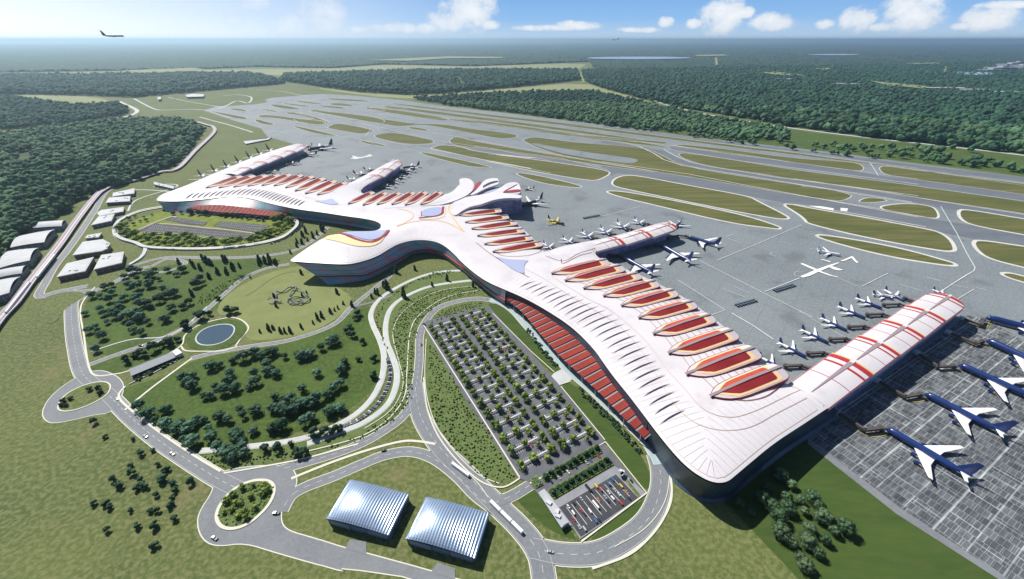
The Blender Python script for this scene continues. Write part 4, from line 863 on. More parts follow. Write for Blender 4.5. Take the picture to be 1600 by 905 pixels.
drape(f(AB, '820,420 850,436 890,462 930,486 968,510 1000,545 1025,585 1052,630 1085,660 1125,672 1170,668 1215,645 1260,622'), .7, M_line, z=.5)
# short ribs that cross between the boat skylights
for (t, e), (t2, e2) in zip(sk[:-1], sk[1:]):
    for k in range(1, 9):
        s = k / 10 + .06
        x0, y0 = t[0] + (e[0] - t[0]) * s, t[1] + (e[1] - t[1]) * s + 5; x1, y1 = t2[0] + (e2[0] - t2[0]) * (s - .08), t2[1] + (e2[1] - t2[1]) * (s - .08) - 3
        drape([(x0, y0), (x1, y1)], .55, M_wine, sm=False, name='roof_rib', z=.5)
# nose lens
drape_poly(f((440, 340, .175), '520,140 620,124 850,120 955,112 920,155 860,190 800,208 720,195 620,160'), M_blue, 'roof_lens', 1.2, 1)
drape(f((440, 340, .175), '512,130 560,150 640,185 720,212 800,222 860,202 920,160 955,116'), 7, M_dred, z=1.4)
drape_poly(f((440, 340, .175), '380,195 400,165 500,150 560,165 680,215 800,235 870,215 930,165 960,125 900,210 850,245 780,262 700,262 600,245 500,215'), M_cream, 'roof_lens', 1.0, 1)
# --- flower of petals at the hub
def slab(pts, zs, th, m, name, parent=TERM, ground=False):
    p = [P(x, y, z) for (x, y), z in zip(pts, zs)]; z = list(zs)
    q = []; zq = []
    mrk = [Vector((v.x, v.y, zz)) for v, zz in zip(p, z)]; c3 = mrk
    for _ in range(2):
        o = []
        for a, b in zip(c3, c3[1:] + c3[:1]): o += [a * .75 + b * .25, a * .25 + b * .75]
        c3 = o
    p2 = [Vector((v.x, v.y)) for v in c3]
    if area(p2) < 0: c3 = c3[::-1]; p2 = p2[::-1]
    n = len(c3); mb = MB(); mb.add([tuple(v) for v in c3], [tuple(range(n))])
    mb.add([tuple(v) for v in c3] + [(v.x, v.y, 0 if ground else v.z - th) for v in c3], [(i, n + i, n + (i + 1) % n, (i + 1) % n) for i in range(n)], 0)
    if not ground: mb.add([(v.x, v.y, v.z - th) for v in c3], [tuple(range(n))[::-1]])
    return triang(mb.build(name, m, parent))
def petal(t, z0, z1, th, m, name='roof_petal', nx=None, dz=0):
    pts = f(ZN, t); xs = [q[0] for q in pts]; a, b = min(xs), max(xs); return slab(pts, [z0 + (z1 - z0) * (x - a) / (b - a) + dz for x in xs], th, m, name)
petal('455,395 438,352 452,315 520,272 620,246 760,234 900,226 1040,236 1040,268 940,262 850,270 770,290 700,318 620,332 545,368 490,412', 39, 52, 6, M_white, 'hall_roof')
hz = lambda t: 39 + 13 * (t - 438) / 602
HT = [(700, 318), (770, 290), (850, 270), (940, 262), (1036, 268)]; HB_ = [(770, 395), (830, 400), (880, 405), (950, 400), (1036, 385)]
loft([(([P(ZN[0] + x * .1875, ZN[1] + y * .1875, hz(x) - 3) for x, y in HT]), [hz(x) - 3 for x, y in HT]), ([P(ZN[0] + x * .1875, ZN[1] + y * .1875, 0) for x, y in HB_], 0.0)], 'hall_glass_wall', M_facv, 40)
loft([([P(ZN[0] + x * .1875, ZN[1] + y * .1875, 49) for x, y in [(1036, 268), (1038, 236), (1030, 200)]], 49.0), ([P(ZN[0] + x * .1875, ZN[1] + y * .1875, 0) for x, y in [(1036, 385), (1044, 360), (1044, 335)]], 0.0)], 'hall_glass_wall', M_facv, 12)
petal('515,110 548,97 600,100 636,125 648,165 630,205 570,250 490,285 400,312 330,325 420,290 490,250 520,205 532,160', 38, 46, 7, M_white)
petal('560,108 600,104 630,128 640,165 620,200 565,240 590,200 600,160 590,130', 39, 46, 1, M_pink, dz=.8)
petal('650,150 692,121 706,130 690,162 650,200 600,238 645,188', 42, 48, 3, M_dred)
petal('700,150 742,105 830,95 850,110 850,146 820,156 740,182 650,232 600,242 660,200', 44, 54, 4, M_white)
petal('846,117 775,129 705,170 630,228 700,192 780,147 848,128', 44, 54, .5, M_slit, dz=.7)
petal('848,148 760,168 690,208 640,236 715,214 800,176', 40, 48, 2, M_gold)
petal('862,168 790,180 700,216 650,236 740,226 822,206 866,182', 39, 46, 2, M_blue)
petal('868,176 920,136 1000,130 1028,158 1038,232 940,226 800,233 700,254 600,284 660,242 800,216', 41, 51, 6, M_white)
petal('862,216 950,196 1034,189 1036,212 950,217', 48, 51, .5, M_dred, dz=.9)
petal('890,205 1000,148 1010,146 900,212', 47, 51, .5, M_wine, dz=.9)
# ------------------------------------------------------------------ foliage
def ico(sub):
    bm = bmesh.new(); bmesh.ops.create_icosphere(bm, subdivisions=sub, radius=1); v = np.array([tuple(q.co) for q in bm.verts]); fc = np.array([[q.index for q in t.verts] for t in bm.faces]); bm.free(); return v, fc
IC1, IC2 = ico(1), ico(2)
def crown_arrays(seed, lumps, R, Hh, z0, lump_r, base=IC2, jit=.22, leaves=0, shape='round'):
    r = np.random.default_rng(seed); V = []; Fc = []; off = 0
    def put(v, fc):
        nonlocal off
        V.append(v); Fc.append(fc + off); off += len(v)
    for i in range(lumps):
        if shape == 'round':
            a = r.uniform(0, 6.283); u = r.uniform(-.75, 1); rad = math.sqrt(max(0, 1 - u * u)) * r.uniform(.35, .78); c = np.array([math.cos(a) * rad * R, math.sin(a) * rad * R, z0 + Hh * (.5 + .36 * u)])
            s = lump_r * r.uniform(.7, 1.25); sc = np.array([s, s, s * .85])
        else:
            t = (i + .5) / lumps; a = r.uniform(0, 6.283); k = (1 - t) ** .7 * (.55 + .45 * min(1, t * 6)); c = np.array([math.cos(a) * R * .35 * k, math.sin(a) * R * .35 * k, z0 + Hh * t * .93]); s = R * .75 * k + .25; sc = np.array([s, s, Hh / lumps * 1.5])
        v = base[0] * (1 + r.uniform(-jit, jit, (len(base[0]), 1))); v = v * sc + c; put(v, base[1])
    for i in range(leaves):
        a = r.uniform(0, 6.283); u = r.uniform(-.8, 1); rad = math.sqrt(max(0, 1 - u * u)) * r.uniform(.8, 1.12)
        if shape != 'round': rad = (1 - (u + 1) / 2.1) ** .8
        c = np.array([math.cos(a) * rad * R, math.sin(a) * rad * R, z0 + Hh * (.5 + .5 * u)]); s = lump_r * r.uniform(.15, .34)
        tv = r.normal(size=(4, 3)); tv /= np.linalg.norm(tv, axis=1, keepdims=True); put(tv * s + c, np.array([[0, 1, 2], [0, 2, 3], [0, 3, 1], [1, 3, 2]]))
    return np.vstack(V), np.vstack(Fc)
def arr_mesh(name, V, Fc, mats, mi=None):
    me = bpy.data.meshes.new(name); me.vertices.add(len(V)); me.vertices.foreach_set('co', V.astype(np.float32).ravel())
    n = len(Fc); me.loops.add(3 * n); me.loops.foreach_set('vertex_index', Fc.astype(np.int32).ravel()); me.polygons.add(n)
    me.polygons.foreach_set('loop_start', np.arange(0, 3 * n, 3, dtype=np.int32)); 
    for m in mats: me.materials.append(m)
    if mi is not None: me.polygons.foreach_set('material_index', mi.astype(np.int32))
    me.update(calc_edges=True); return me
def trunk_arrays(h, r, seed=0, limbs=4):
    mb = MB(); rr = random.Random(seed); mb.beam((0, 0, -.3), (0, 0, h), r, 6, r2=r * .5)
    for i in range(limbs):
        a = rr.uniform(0, 6.28); z = h * rr.uniform(.5, .8); mb.beam((0, 0, z), (math.cos(a) * h * .35, math.sin(a) * h * .35, z + h * .4), r * .4, 4, r2=r * .15)
    bm = bmesh.new(); vs = [bm.verts.new(v) for v in mb.v]
    for q in mb.f: bm.faces.new([vs[i] for i in q])
    bmesh.ops.triangulate(bm, faces=bm.faces[:]); V = np.array([tuple(v.co) for v in bm.verts]); bm.verts.index_update(); Fc = np.array([[v.index for v in q.verts] for q in bm.faces]); bm.free(); return V, Fc
TREES = {}
def proto(kind):
    if kind in TREES: return TREES[kind]
    out = []
    spec = {'park': (20, 1, .62, .26, .34, M_lgar, 'round', 300), 'grove': (34, 1, .7, .20, .27, M_lgrove, 'round', 620), 'lot': (10, 1, .62, .28, .45, M_llot, 'round', 160),
            'dark': (10, 1, .75, .15, .5, M_ldark, 'round', 60), 'cyp': (9, .52, .72, .06, .3, M_ldark, 'tall', 50), 'forest': (12, 1, .8, .05, .44, M_lfor, 'round', 160)}[kind]
    lumps, R, hh, z0, lr, m, shp, lv = spec
    for s in range(4):
        V, Fc = crown_arrays(s * 17 + len(kind), lumps, R, hh * (2.05 if shp == 'round' else 3.2), z0 * 1.6, lr, IC2 if kind in ('grove', 'park', 'forest') else IC1, .2, lv, shp)
        Tv, Tf = trunk_arrays(z0 * 1.6 + .7, .07, s)
        if kind in ('park', 'grove'):
            out.append((arr_mesh('trunk', Tv, Tf, [M_bark]), arr_mesh('crown', V, Fc, [m])))
        else:
            me = arr_mesh(kind, np.vstack([V, Tv]), np.vstack([Fc, Tf + len(V)]), [m, M_bark], np.concatenate([np.zeros(len(Fc)), np.ones(len(Tf))])); out.append((me,))
    TREES[kind] = out; return out
NT = [0]
def tree(kind, name, p, s, label, group, z=0.05, cat='tree'):
    pr = proto(kind); k = NT[0] % 4; NT[0] += 1; r = random.uniform(0, 6.28); sx = s * random.uniform(.9, 1.1); sz = s * random.uniform(.88, 1.15)
    if len(pr[k]) == 2:
        o = thing(name, (p.x, p.y, z), label, cat, group, r); o.scale = (sx, sx, sz)
        for nm, me in zip(('trunk', 'crown'), pr[k]):
            c = bpy.data.objects.new(nm, me); COL.objects.link(c); c.parent = o
    else:
        o = bpy.data.objects.new(name, pr[k][0]); COL.objects.link(o); o.location = (p.x, p.y, z); o.rotation_euler = (0, 0, r); o.scale = (sx, sx, sz); tag(o, label, cat, group)
    return o
# ------------------------------------------------------------------ forests
def scatter(poly_px, step, jit=.42, z=0, holes=()):
    p = WP(poly_px, z); A = np.array([(v.x, v.y) for v in p]); xs = np.arange(A[:, 0].min(), A[:, 0].max(), step); ys = np.arange(A[:, 1].min(), A[:, 1].max(), step * .87)
    X, Y = np.meshgrid(xs, ys); X[1::2] += step / 2; X = X.ravel() + rng.uniform(-jit, jit, X.size) * step; Y = Y.ravel() + rng.uniform(-jit, jit, Y.size) * step
    k = inside(X, Y, A)
    for h in holes: k &= ~inside(X, Y, np.array([tuple(v) for v in WP(h, z)]))
    return X[k], Y[k]
HOLES = [f(AB, '22,240 60,234 54,256 30,258'), f(AB, '228,238 282,208 268,230 240,246'), f(AB, '138,264 190,238 200,248 160,272'), f(AB, '90,266 114,258 114,274 94,278'),
         f(AB, '276,262 320,205 345,200 330,240 280,275'), f(AB, '706,118 720,120 732,138 724,139 714,126'), f(AB, '902,112 909,112 916,129 909,129'), f(AB, '1337,140 1344,140 1346,154 1338,154'), f(AB, '1355,152 1367,153 1364,158 1356,158'), f(AB, '255,226 290,212 300,214 262,236')]
TX = []; 
CENT = np.array([0.0, 0.0])
def add_for(name, step, rad, dens=None):
    X, Y = scatter(FOR[name], step, holes=HOLES)
    if dens is not None: k = rng.uniform(0, 1, X.size) < dens(X, Y); X = X[k]; Y = Y[k]
    S = rad * rng.uniform(.72, 1.25, X.size); TX.append(np.stack([X, Y, S], 1))
# only what the view from here or a few steps aside can reach
def infrustum(X, Y, m=1.25): return np.abs(X) < (Y * .86 + 340) * 1.23 * m + 100
add_for('left', 26, 16.5); add_for('upleft', 24, 16); add_for('midleft', 32, 23); add_for('strip', 34, 24)
add_for('right', 33, 23, lambda X, Y: np.where(infrustum(X, Y, 1.1), 1, 0)); add_for('runway', 27, 15.5, lambda X, Y: np.full(X.shape, .86))
X, Y = scatter(f(AB, '1002,204 1060,204 1229,222 1230,232 1400,245 1600,262 1600,268 1380,252 1230,236 1060,212'), 34); k = rng.uniform(0, 1, X.size) < .35; TX.append(np.stack([X[k], Y[k], rng.uniform(10, 15, k.sum())], 1))
E_ = f(Z7, '130,-5 190,10 295,15 375,25 440,20 478,45 555,15 600,60 640,40 690,35 740,20 745,65 790,5 845,50 880,80 905,90 860,30 930,40 985,75 930,105 970,108 1020,10 1130,120 1205,125 1175,85 1255,95 1290,125 1365,152 1455,165 1145,35 820,30 700,75 340,10 500,5 430,0 250,-5 620,10 1180,70 1480,160')
TX.append(np.array([(P(x, y).x, P(x, y).y, 17 * random.uniform(.75, 1.15)) for x, y in E_]))
T_ = np.vstack(TX); dist = np.hypot(T_[:, 0], T_[:, 1]); score = T_[:, 2] / np.hypot(dist, H); vis = np.abs(T_[:, 0]) < (T_[:, 1] * math.cos(TH) + H * math.sin(TH)) * .97 * (800 / F)
score = np.where(vis, score, -1); order = np.argsort(-score); near = order[:300]; rest = order[300:]
for i in near:
    x, y, s = T_[i]; left = x < 0
    tree('forest', 'forest_tree', Vector((x, y)), s * .95, 'broad dark green tree at the near edge of the left wood' if left else 'round dark green tree on the grass strip beyond the runway',
         'forest trees nearest the airport on the left' if left else 'trees dotted beyond the runway')
def mass(name, idx, base, lumps, label):
    pr = []
    for s in range(5):
        V, Fc = crown_arrays(s + 50, lumps, 1, 1.25, .05, .55, base, .25, 0); pr.append((V, Fc))
    if len(idx) == 0: return
    var = rng.integers(0, 5, len(idx)); Vs = []; Fs = []; off = 0
    for k in range(5):
        ii = idx[var == k]; V, Fc = pr[k]; n = len(ii)
        if not n: continue
        a = rng.uniform(0, 6.283, n); ca, sa = np.cos(a)[:, None], np.sin(a)[:, None]; s = T_[ii, 2][:, None]; hs = s * rng.uniform(.85, 1.3, (n, 1))
        x = (V[None, :, 0] * ca - V[None, :, 1] * sa) * s + T_[ii, 0][:, None]; y = (V[None, :, 0] * sa + V[None, :, 1] * ca) * s + T_[ii, 1][:, None]; z = V[None, :, 2] * hs
        Vs.append(np.stack([x, y, z], 2).reshape(-1, 3)); Fs.append((Fc[None] + (np.arange(n) * len(V))[:, None, None]).reshape(-1, 3) + off); off += n * len(V)
    me = arr_mesh(name, np.vstack(Vs), np.vstack(Fs), [M_lfor]); o = bpy.data.objects.new(name, me); COL.objects.link(o); tag(o, label, 'forest', kind='stuff')
dr = np.hypot(T_[rest, 0], T_[rest, 1])
mass('forest', rest[dr < 3300], IC1, 6, 'dense dark green wood of rounded crowns round the airport'); mass('forest', rest[dr >= 3300], IC1, 3, 'wide dark green forest stretching away beyond the runways')
# the far forest: a canopy sheet of uneven crowns out to the horizon
def far_canopy():
    nr, nc = 330, 900; d = 5600 * (46000 / 5600) ** (np.linspace(0, 1, nr)); th = np.linspace(-1.02, 1.02, nc); D, A = np.meshgrid(d, th, indexing='ij')
    X = D * np.tan(A * .98) * .92 + rng.uniform(-1, 1, D.shape) * D * .0012; Y = D + rng.uniform(-1, 1, D.shape) * D * .002
    Z = rng.uniform(4, 30, D.shape) + D * .0004
    keep = np.ones(D.shape, bool)
    lo = np.array([tuple(v) for v in WP(f(AB, '-400,119 170,111 330,108 400,105 520,107 600,101 740,104 920,97 930,111 1700,97 2400,97 2400,200 -400,200'))])
    keep &= ~inside(X, Y, lo)
    for t in ('911,90.5 940,89 1000,88.4 1060,89 1085,90.5 1060,91.8 1000,92.6 985,92.6 930,92', '1256,85.2 1290,84.2 1330,84.4 1350,85.4 1320,86.4 1275,86.2'):
        keep &= ~inside(X, Y, np.array([tuple(v) for v in WP(f(AB, t), 20)]))
    idx = np.arange(nr * nc).reshape(nr, nc); k = keep[:-1, :-1] & keep[1:, :-1] & keep[:-1, 1:] & keep[1:, 1:]
    a, b, c, e = idx[:-1, :-1][k], idx[:-1, 1:][k], idx[1:, 1:][k], idx[1:, :-1][k]
    Fc = np.vstack([np.stack([a, b, c], 1), np.stack([a, c, e], 1)]); V = np.stack([X, Y, Z], 2).reshape(-1, 3)
    m = mat('far_forest', (.022, .055, .032), .95, (.040, .080, .042), .004, 8, col3=(.012, .032, .022), scale3=.02, amt3=.6)
    o = bpy.data.objects.new('far_forest', arr_mesh('far_forest', V, Fc, [m])); COL.objects.link(o); tag(o, 'hazy forest canopy reaching to the horizon', 'forest', kind='stuff')
far_canopy()
# ------------------------------------------------------------------ park trees
def place(kind, name, frm, txt, s, label, group, jit=.32):
    s *= 1.12 if kind == 'park' else 1
    for x, y in f(frm, txt): tree(kind, name, P(x, y), s * random.uniform(1 - jit, 1 + jit), label, group)
PA = '470,520 510,540 470,580 520,590 560,560 540,610 500,640 580,530 430,520 490,480 520,470 400,600 420,680 450,660 480,710 450,770 590,620 640,610 620,680 660,690 690,640 660,560 700,570 640,530 740,540 770,520 810,510 760,490 600,470 640,440 580,430 680,420 720,400 700,470 740,440 780,400 820,420 850,400 800,580 850,570 880,550 770,630 860,660 910,470 940,460 930,440 525,505 555,585 485,600 605,600 655,625 610,655 690,560 745,520 790,500 690,475 640,480 615,405 705,425 650,400'
place('park', 'park_tree', G1, PA, 6.3, 'bushy blue-green tree on the lawn north of the pond', 'park trees on the northern lawn')
PB = '630,140 660,180 700,200 750,220 800,240 850,240 830,290 870,300 890,200 920,200 760,150 740,160 850,30 870,50 920,95 970,50 1010,70 1030,30 1060,60 1120,50 1150,30 990,190 1030,200 950,260 980,320 1010,350 1050,370 1070,280 1090,320 1100,350 1140,250 1080,150 1095,180 1150,160 1240,100 1280,110 1250,160 1290,170 1330,120 1320,160 1380,130 1420,110 1470,90 1500,60 1530,40 1360,60 1270,230 1230,240 1370,210 1400,190 1480,170 1495,155 1530,150 830,15 950,90 1230,150 1275,145 1310,105 1350,135 1400,130 680,170 820,215 880,215 940,235 1060,265 1020,335 1085,295 1040,350 955,280'
place('park', 'park_tree', G3, PB, 5.6, 'bushy blue-green tree on the curved south lawn', 'park trees on the southern lawn')
PC = '980,850 1020,840 1080,820 1130,810 1180,790 1220,800 1250,790 1320,800 1380,790 1410,800 1440,790 1490,760 1530,740 1550,730 1180,880 1240,840 1280,880 1070,880 900,890 1470,880 1580,870 1240,870 1270,780 1390,810'
place('park', 'park_tree', G1, PC, 6.0, 'blue-green tree below the pond footpath', 'park trees below the pond path')
place('dark', 'park_tree', G2, '30,830 60,700 90,600 110,730 90,810 160,810 50,660 80,620 160,890 20,850 40,680', 5.6, 'dark tree on the lawn beside the pale promenade', 'dark trees by the promenade')
place('dark', 'park_tree', G1, '590,820 625,795 665,790 715,765 750,750 790,735 825,720 930,620 975,600 1010,530 1060,590 1090,590 865,660', 6.6, 'dark round tree between trellis hall and pond', 'dark trees beside the pond')
place('cyp', 'cypress', G1, '900,380 930,390 960,360 1010,410 1050,400 1080,390 1110,380 970,430 1040,355 1200,370 1230,360 1250,350 1280,360 830,360 890,510 960,350 1050,410', 6.0, 'slender conifer beside the road to the nose', 'conifers by the nose road')
place('cyp', 'cypress', G1, '1375,285 1400,270 1425,257 1450,243 1470,228 1490,212 1500,203', 6.4, 'slender conifer lining the lane near the left wing', 'conifers along the lane')
place('cyp', 'cypress', G1, '1395,410 1160,430 1205,680 1245,670 1265,665 1300,680 1320,680 1345,680 1395,660 1450,640 1470,620 1490,610 1530,590 1550,580 1565,570 1590,550 1560,500 1270,520 1280,560 1400,515 1420,500', 4.2, 'thin conifer on the dry round meadow', 'conifers on the dry meadow')
place('cyp', 'cypress', G2, '265,405 350,392 208,470 222,480 168,500 180,505 300,515 305,525 430,465 150,520 500,440 60,560 620,470', 6.4, 'tall dark conifer beside the curved pale promenades', 'conifers along the promenades')
place('dark', 'roadside_tree', G3, '1190,330 1250,325 1310,305 1430,270 1460,258 1490,252 1520,243 1335,352 1365,345 1410,262 1225,240 1475,165 1500,150', 5.2, 'dark tree on the bank above the lower roundabout', 'trees above the lower roundabout')
place('dark', 'field_tree', G3, '475,270 600,280 635,345 690,330 710,395 590,400 600,435 635,460 510,460 540,490 620,500 735,460 780,480 790,510 775,540 705,530 860,475 590,600 620,670 485,690 425,570 480,570 495,585 675,605 710,600 770,580 700,670 785,640 740,425 755,415 700,760 425,205 640,485 730,470 655,495', 3.5, 'small tree in the open grass field', 'field trees', .3)
place('lot', 'roundabout_tree', G3, '1020,560 1050,530 1090,500 1140,490 1190,490 1180,530 1130,540 1080,570 1040,600 1070,630 1110,630 1150,590 1100,600 1010,610 1200,510 1060,570', 3.4, 'bushy tree on the lower roundabout island', 'roundabout trees')
place('dark', 'roundabout_tree', G3, '405,60 445,50 455,75 290,110 320,100 280,128 300,130', 3.2, 'small dark bush-like tree on the upper oval roundabout', 'trees on the upper roundabout')
place('grove', 'grove_tree', G5, '445,450 500,490 390,510 360,555 410,590 480,550 540,560 590,550 615,590 560,610 480,600 325,615 265,570 440,640 580,690 640,640 700,660 740,690 450,710 500,750 570,750 650,740 620,800 540,820 560,860 690,700 430,600 620,640', 6.2, 'full green tree in the corner grove', 'grove trees')
for row, s in (('40,265 90,295 150,312 210,330 270,345 330,358 400,372 460,372 540,370 600,372 660,372 720,362 780,362 870,368 900,365 980,355 1040,345 1090,335 1140,325 1180,310 1220,295 1260,275 1290,262 1310,245 1340,230 1370,205 1385,185 1360,180', 8.5),
               ('60,240 100,270 170,290 240,302 310,310 350,330 410,340 430,310 480,322 560,312 600,320 500,350 640,345 700,345 760,345 920,335 1060,325 1120,300 1180,280 1230,262 1270,240 1300,215 1340,195 1250,195 1280,180 1240,170 1310,165 1200,290', 8.0),
               ('110,170 160,150 200,185 230,155 290,135 250,180 150,210 90,215', 4.8)):
    place('lot', 'garden_tree', P7, row, s, 'round green tree encircling the oval car park', 'trees round the oval car park')
place('dark', 'garden_tree', P7, '455,128 520,122 590,126 605,122 660,130 685,128 720,132 830,136 865,144 910,148 960,148 990,158 1045,164 1115,172 1155,178', 6.2, 'dark tree below the left red canopy', 'trees below the left canopy')
place('cyp', 'cypress', P7, '1490,270 1465,300 1420,345 1370,430 500,520 600,520 690,490 720,510 750,520 870,490 930,540 1130,500 1210,515 1250,520', 6.0, 'slim conifer below the oval car park', 'conifers below the oval car park')
# the big striped car park: fifteen bays of trees in two columns
def lerpw(a, b, s): return a.lerp(b, s)
rows = []
for (s0, s1, e0, e1) in [((673, 515), (812, 730), (709, 503.5), (862, 703)), ((721, 499), (876, 699), (755, 487.5), (921, 675))]:
    a0, a1, b0, b1 = [P(*q) for q in (s0, s1, e0, e1)]
    for i in range(15): rows.append((a0.lerp(a1, i / 14), b0.lerp(b1, i / 14)))
mbm = MB()
for ri, (a, b) in enumerate(rows):
    col_ = 'left' if ri < 15 else 'right'; wh_ = 'the %s row, %s column' % (['first', 'second', 'third', 'fourth', 'fifth', 'sixth', 'seventh', 'eighth', 'ninth', 'tenth', 'eleventh', 'twelfth', 'thirteenth', 'fourteenth', 'last'][ri % 15], col_)
    d = b - a; n_ = Vector((-d.y, d.x)).normalized()
    for t, s, wo in ((0.02, 5.2, 'left end'), (.42, 4.8, 'middle'), (.97, 4.9, 'right end')): tree('lot', 'car_park_tree', a + d * t + n_ * random.uniform(-.4, .4), s * random.uniform(.85, 1.15), 'bright car park tree at the %s of %s' % (wo, wh_), 'trees of the striped car park', z=.6)
    for t_, wo in ((0.02, 'left end'), (.97, 'right end')): tree('lot', 'car_park_tree', a + d * t_ - n_ * 5.2, random.uniform(3.2, 4.0), 'lesser tree just above the %s of %s' % (wo, wh_), 'trees of the striped car park', z=.6)
    tree('lot', 'car_park_tree', a + d * .72 - n_ * 8.5, 3.8, 'little bright tree among the bays above %s' % wh_, 'trees of the striped car park', z=.6)
    # the shade roof between the trees
    r = thing('shade_roof', (a.x, a.y, .6), 'long pale shade roof over %s' % wh_, 'shade roof', 'shade roofs of the striped car park')
    mb = MB(); c = a + d * .5; rz = math.atan2(d.y, d.x); mb.box((c.x, c.y, 3.6), (d.length * .80, 1.5, .25), rz); mb.build('canopy', M_steel, r)
    mb = MB()
    for t in (.15, .38, .62, .85): q = a + d * t; mb.beam((q.x, q.y, .6), (q.x, q.y, 3.5), .16, 5)
    mb.build('post', M_steel, r)
    for sgn in (1, -1):
        for k in range(1, 16):
            q = a + d * (k / 16) + n_ * (sgn * 1.6); mbm.ribbon([q, q + n_ * (sgn * 4.6)], .22, .82)
tag(mbm.build('bay_line', M_wline), kind='structure')
# planters of the lower lot
for t, nm in (('345,348 800,85 860,150 380,392', 'hedge_planter'), ('400,468 890,182 950,250 460,538', 'hedge_planter'), ('255,380 310,338 365,420 305,448', 'hedge_planter')):
    p = WP(f(KF, t)); r = thing('hedge_planter', (p[0].x, p[0].y, .7), {'345': 'long hedge bed with yellow edge next to the striped car park', '400': 'long hedge bed with yellow edge above the coach park', '255': 'small square hedge bed at the end of the hedge rows'}[t[:3]], 'hedge bed')
    mb = MB(); mb.prism(p, .6, 1.7); mb.build('hedge_edge', M_yel, r)
    A = np.array([tuple(v) for v in offset(p, -1.4)]); X, Y = np.meshgrid(np.arange(A[:, 0].min(), A[:, 0].max(), 1.5), np.arange(A[:, 1].min(), A[:, 1].max(), 1.5)); X = X.ravel(); Y = Y.ravel(); k = inside(X, Y, A); X = X[k]; Y = Y[k]
    Vs = []; Fs = []
    for i, (x, y) in enumerate(zip(X, Y)):
        v = IC1[0] * rng.uniform(.75, 1.25, (12, 1)) * 1.15 + np.array([x - p[0].x + rng.uniform(-.3, .3), y - p[0].y + rng.uniform(-.3, .3), 1.2]); Vs.append(v); Fs.append(IC1[1] + 12 * i)
    o = bpy.data.objects.new('hedge', arr_mesh('hedge', np.vstack(Vs), np.vstack(Fs), [M_lgrove])); COL.objects.link(o); o.parent = r
for (a, b) in (((363, 370), (835, 110)), ((425, 500), (915, 212))):
    for i in range(10):
        x = a[0] + (b[0] - a[0]) * (i + .5) / 10; y = a[1] + (b[1] - a[1]) * (i + .5) / 10
        tree('dark', 'planter_tree', P(KF[0] + x * KF[2], KF[1] + y * KF[2]), 3.1, 'round tree rising from the hedge beds', 'trees in the hedge beds', z=1.0)
# low shrubs: nobody could count them
def shrubs(polys, step, s, name, label, m, dens=.6, squash=.8):
    Vs = []; Fs = []; off = 0
    for poly in polys:
        X, Y = scatter(poly, step); k = rng.uniform(0, 1, X.size) < dens; X = X[k]; Y = Y[k]
        for x, y in zip(X, Y):
            v = IC1[0] * rng.uniform(.7, 1.3, (12, 1)) * s * rng.uniform(.5, 1.25) * np.array([1, 1, squash]) + np.array([x, y, s * .5]); Vs.append(v); Fs.append(IC1[1] + off); off += 12
    o = bpy.data.objects.new(name, arr_mesh(name, np.vstack(Vs), np.vstack(Fs), [m])); COL.objects.link(o); tag(o, label, 'shrubs', kind='stuff')
BEDS = [f(AB, '595,478 625,450 680,424 715,424 690,432 650,440 625,455 600,475 590,500 600,530 612,560 600,540 585,500'), f(AB, '612,510 622,482 660,458 745,444 765,450 740,458 690,472 655,500 645,560 646,620 620,655 560,690 480,710 560,682 606,650 626,610 628,580 616,545'),
        f(AB, '672,532 690,564 760,668 806,742 780,757 745,742 702,694 676,648 668,590'), f(AB, '668,508 690,486 735,472 760,473 756,481 715,491 672,506'), f(AB, '350,735 425,722 480,710 430,700 360,712 305,712'), f(G3, '975,620 1005,555 1060,500 1140,468 1205,470 1230,500 1205,565 1130,640 1050,676 995,665')]
shrubs(BEDS, 3.6, 1.3, 'shrub_bed', 'mixed bright green shrubs filling the curved planting beds', M_lbush, .55, 1.1)
shrubs([f(AB, '826,512 850,545 872,572 868,576 848,552 822,518'), f(AB, '900,598 920,618 955,650 985,682 1008,712 1000,712 975,684 945,654 912,622'), f(P7, '1410,165 1440,160 1470,190 1460,230 1400,280 1320,330 1200,365 1300,325 1390,265 1430,215')], 3.2, 2.0, 'hedgerow', 'dark clipped hedge masses beside the promenade', M_ldark, .8)
shrubs([f(G1, '1060,440 1110,430 1120,440 950,555 910,560 930,510')], 5, 1.4, 'shrub_rows', 'yellow green young shrubs on the slope beside the path', M_lbush, .7)
shrubs([f(AB, '212,585 284,553 284,560 214,597')], 4, 2.6, 'trellis_shrubs', 'dark shrubs in front of the trellis hall', M_ldark, .8)
# ------------------------------------------------------------------ aeroplanes
def wing_mb(root, tip, cr, ct, th, zr, zt, mb, m=0, sweep=0, kink=None):
    """root, tip: y positions; chord root/tip; leading edge x at root = kink[0], at tip = kink[1]"""
    xr, xt = kink; prof = [(0, 0), (.12, .5), (.4, .62), (1, 0), (.4, -.38), (.12, -.35)]; secs = []
    for (y, x, c, z, t) in ((root, xr, cr, zr, th), (root + (tip - root) * .38, xr + (xt - xr) * .38, cr * .52 + ct * .12, zr + (zt - zr) * .38, th * .6), (tip, xt, ct, zt, th * .22)):
        secs.append([(x - p * c, y, z + q * t) for p, q in prof])
    vs = sum(secs, []); n = len(prof)
    mb.add(vs, [(s * n + i, s * n + (i + 1) % n, (s + 1) * n + (i + 1) % n, (s + 1) * n + i) for s in range(2) for i in range(n)] + [tuple(range(2 * n, 3 * n))], m)
PLN = {}
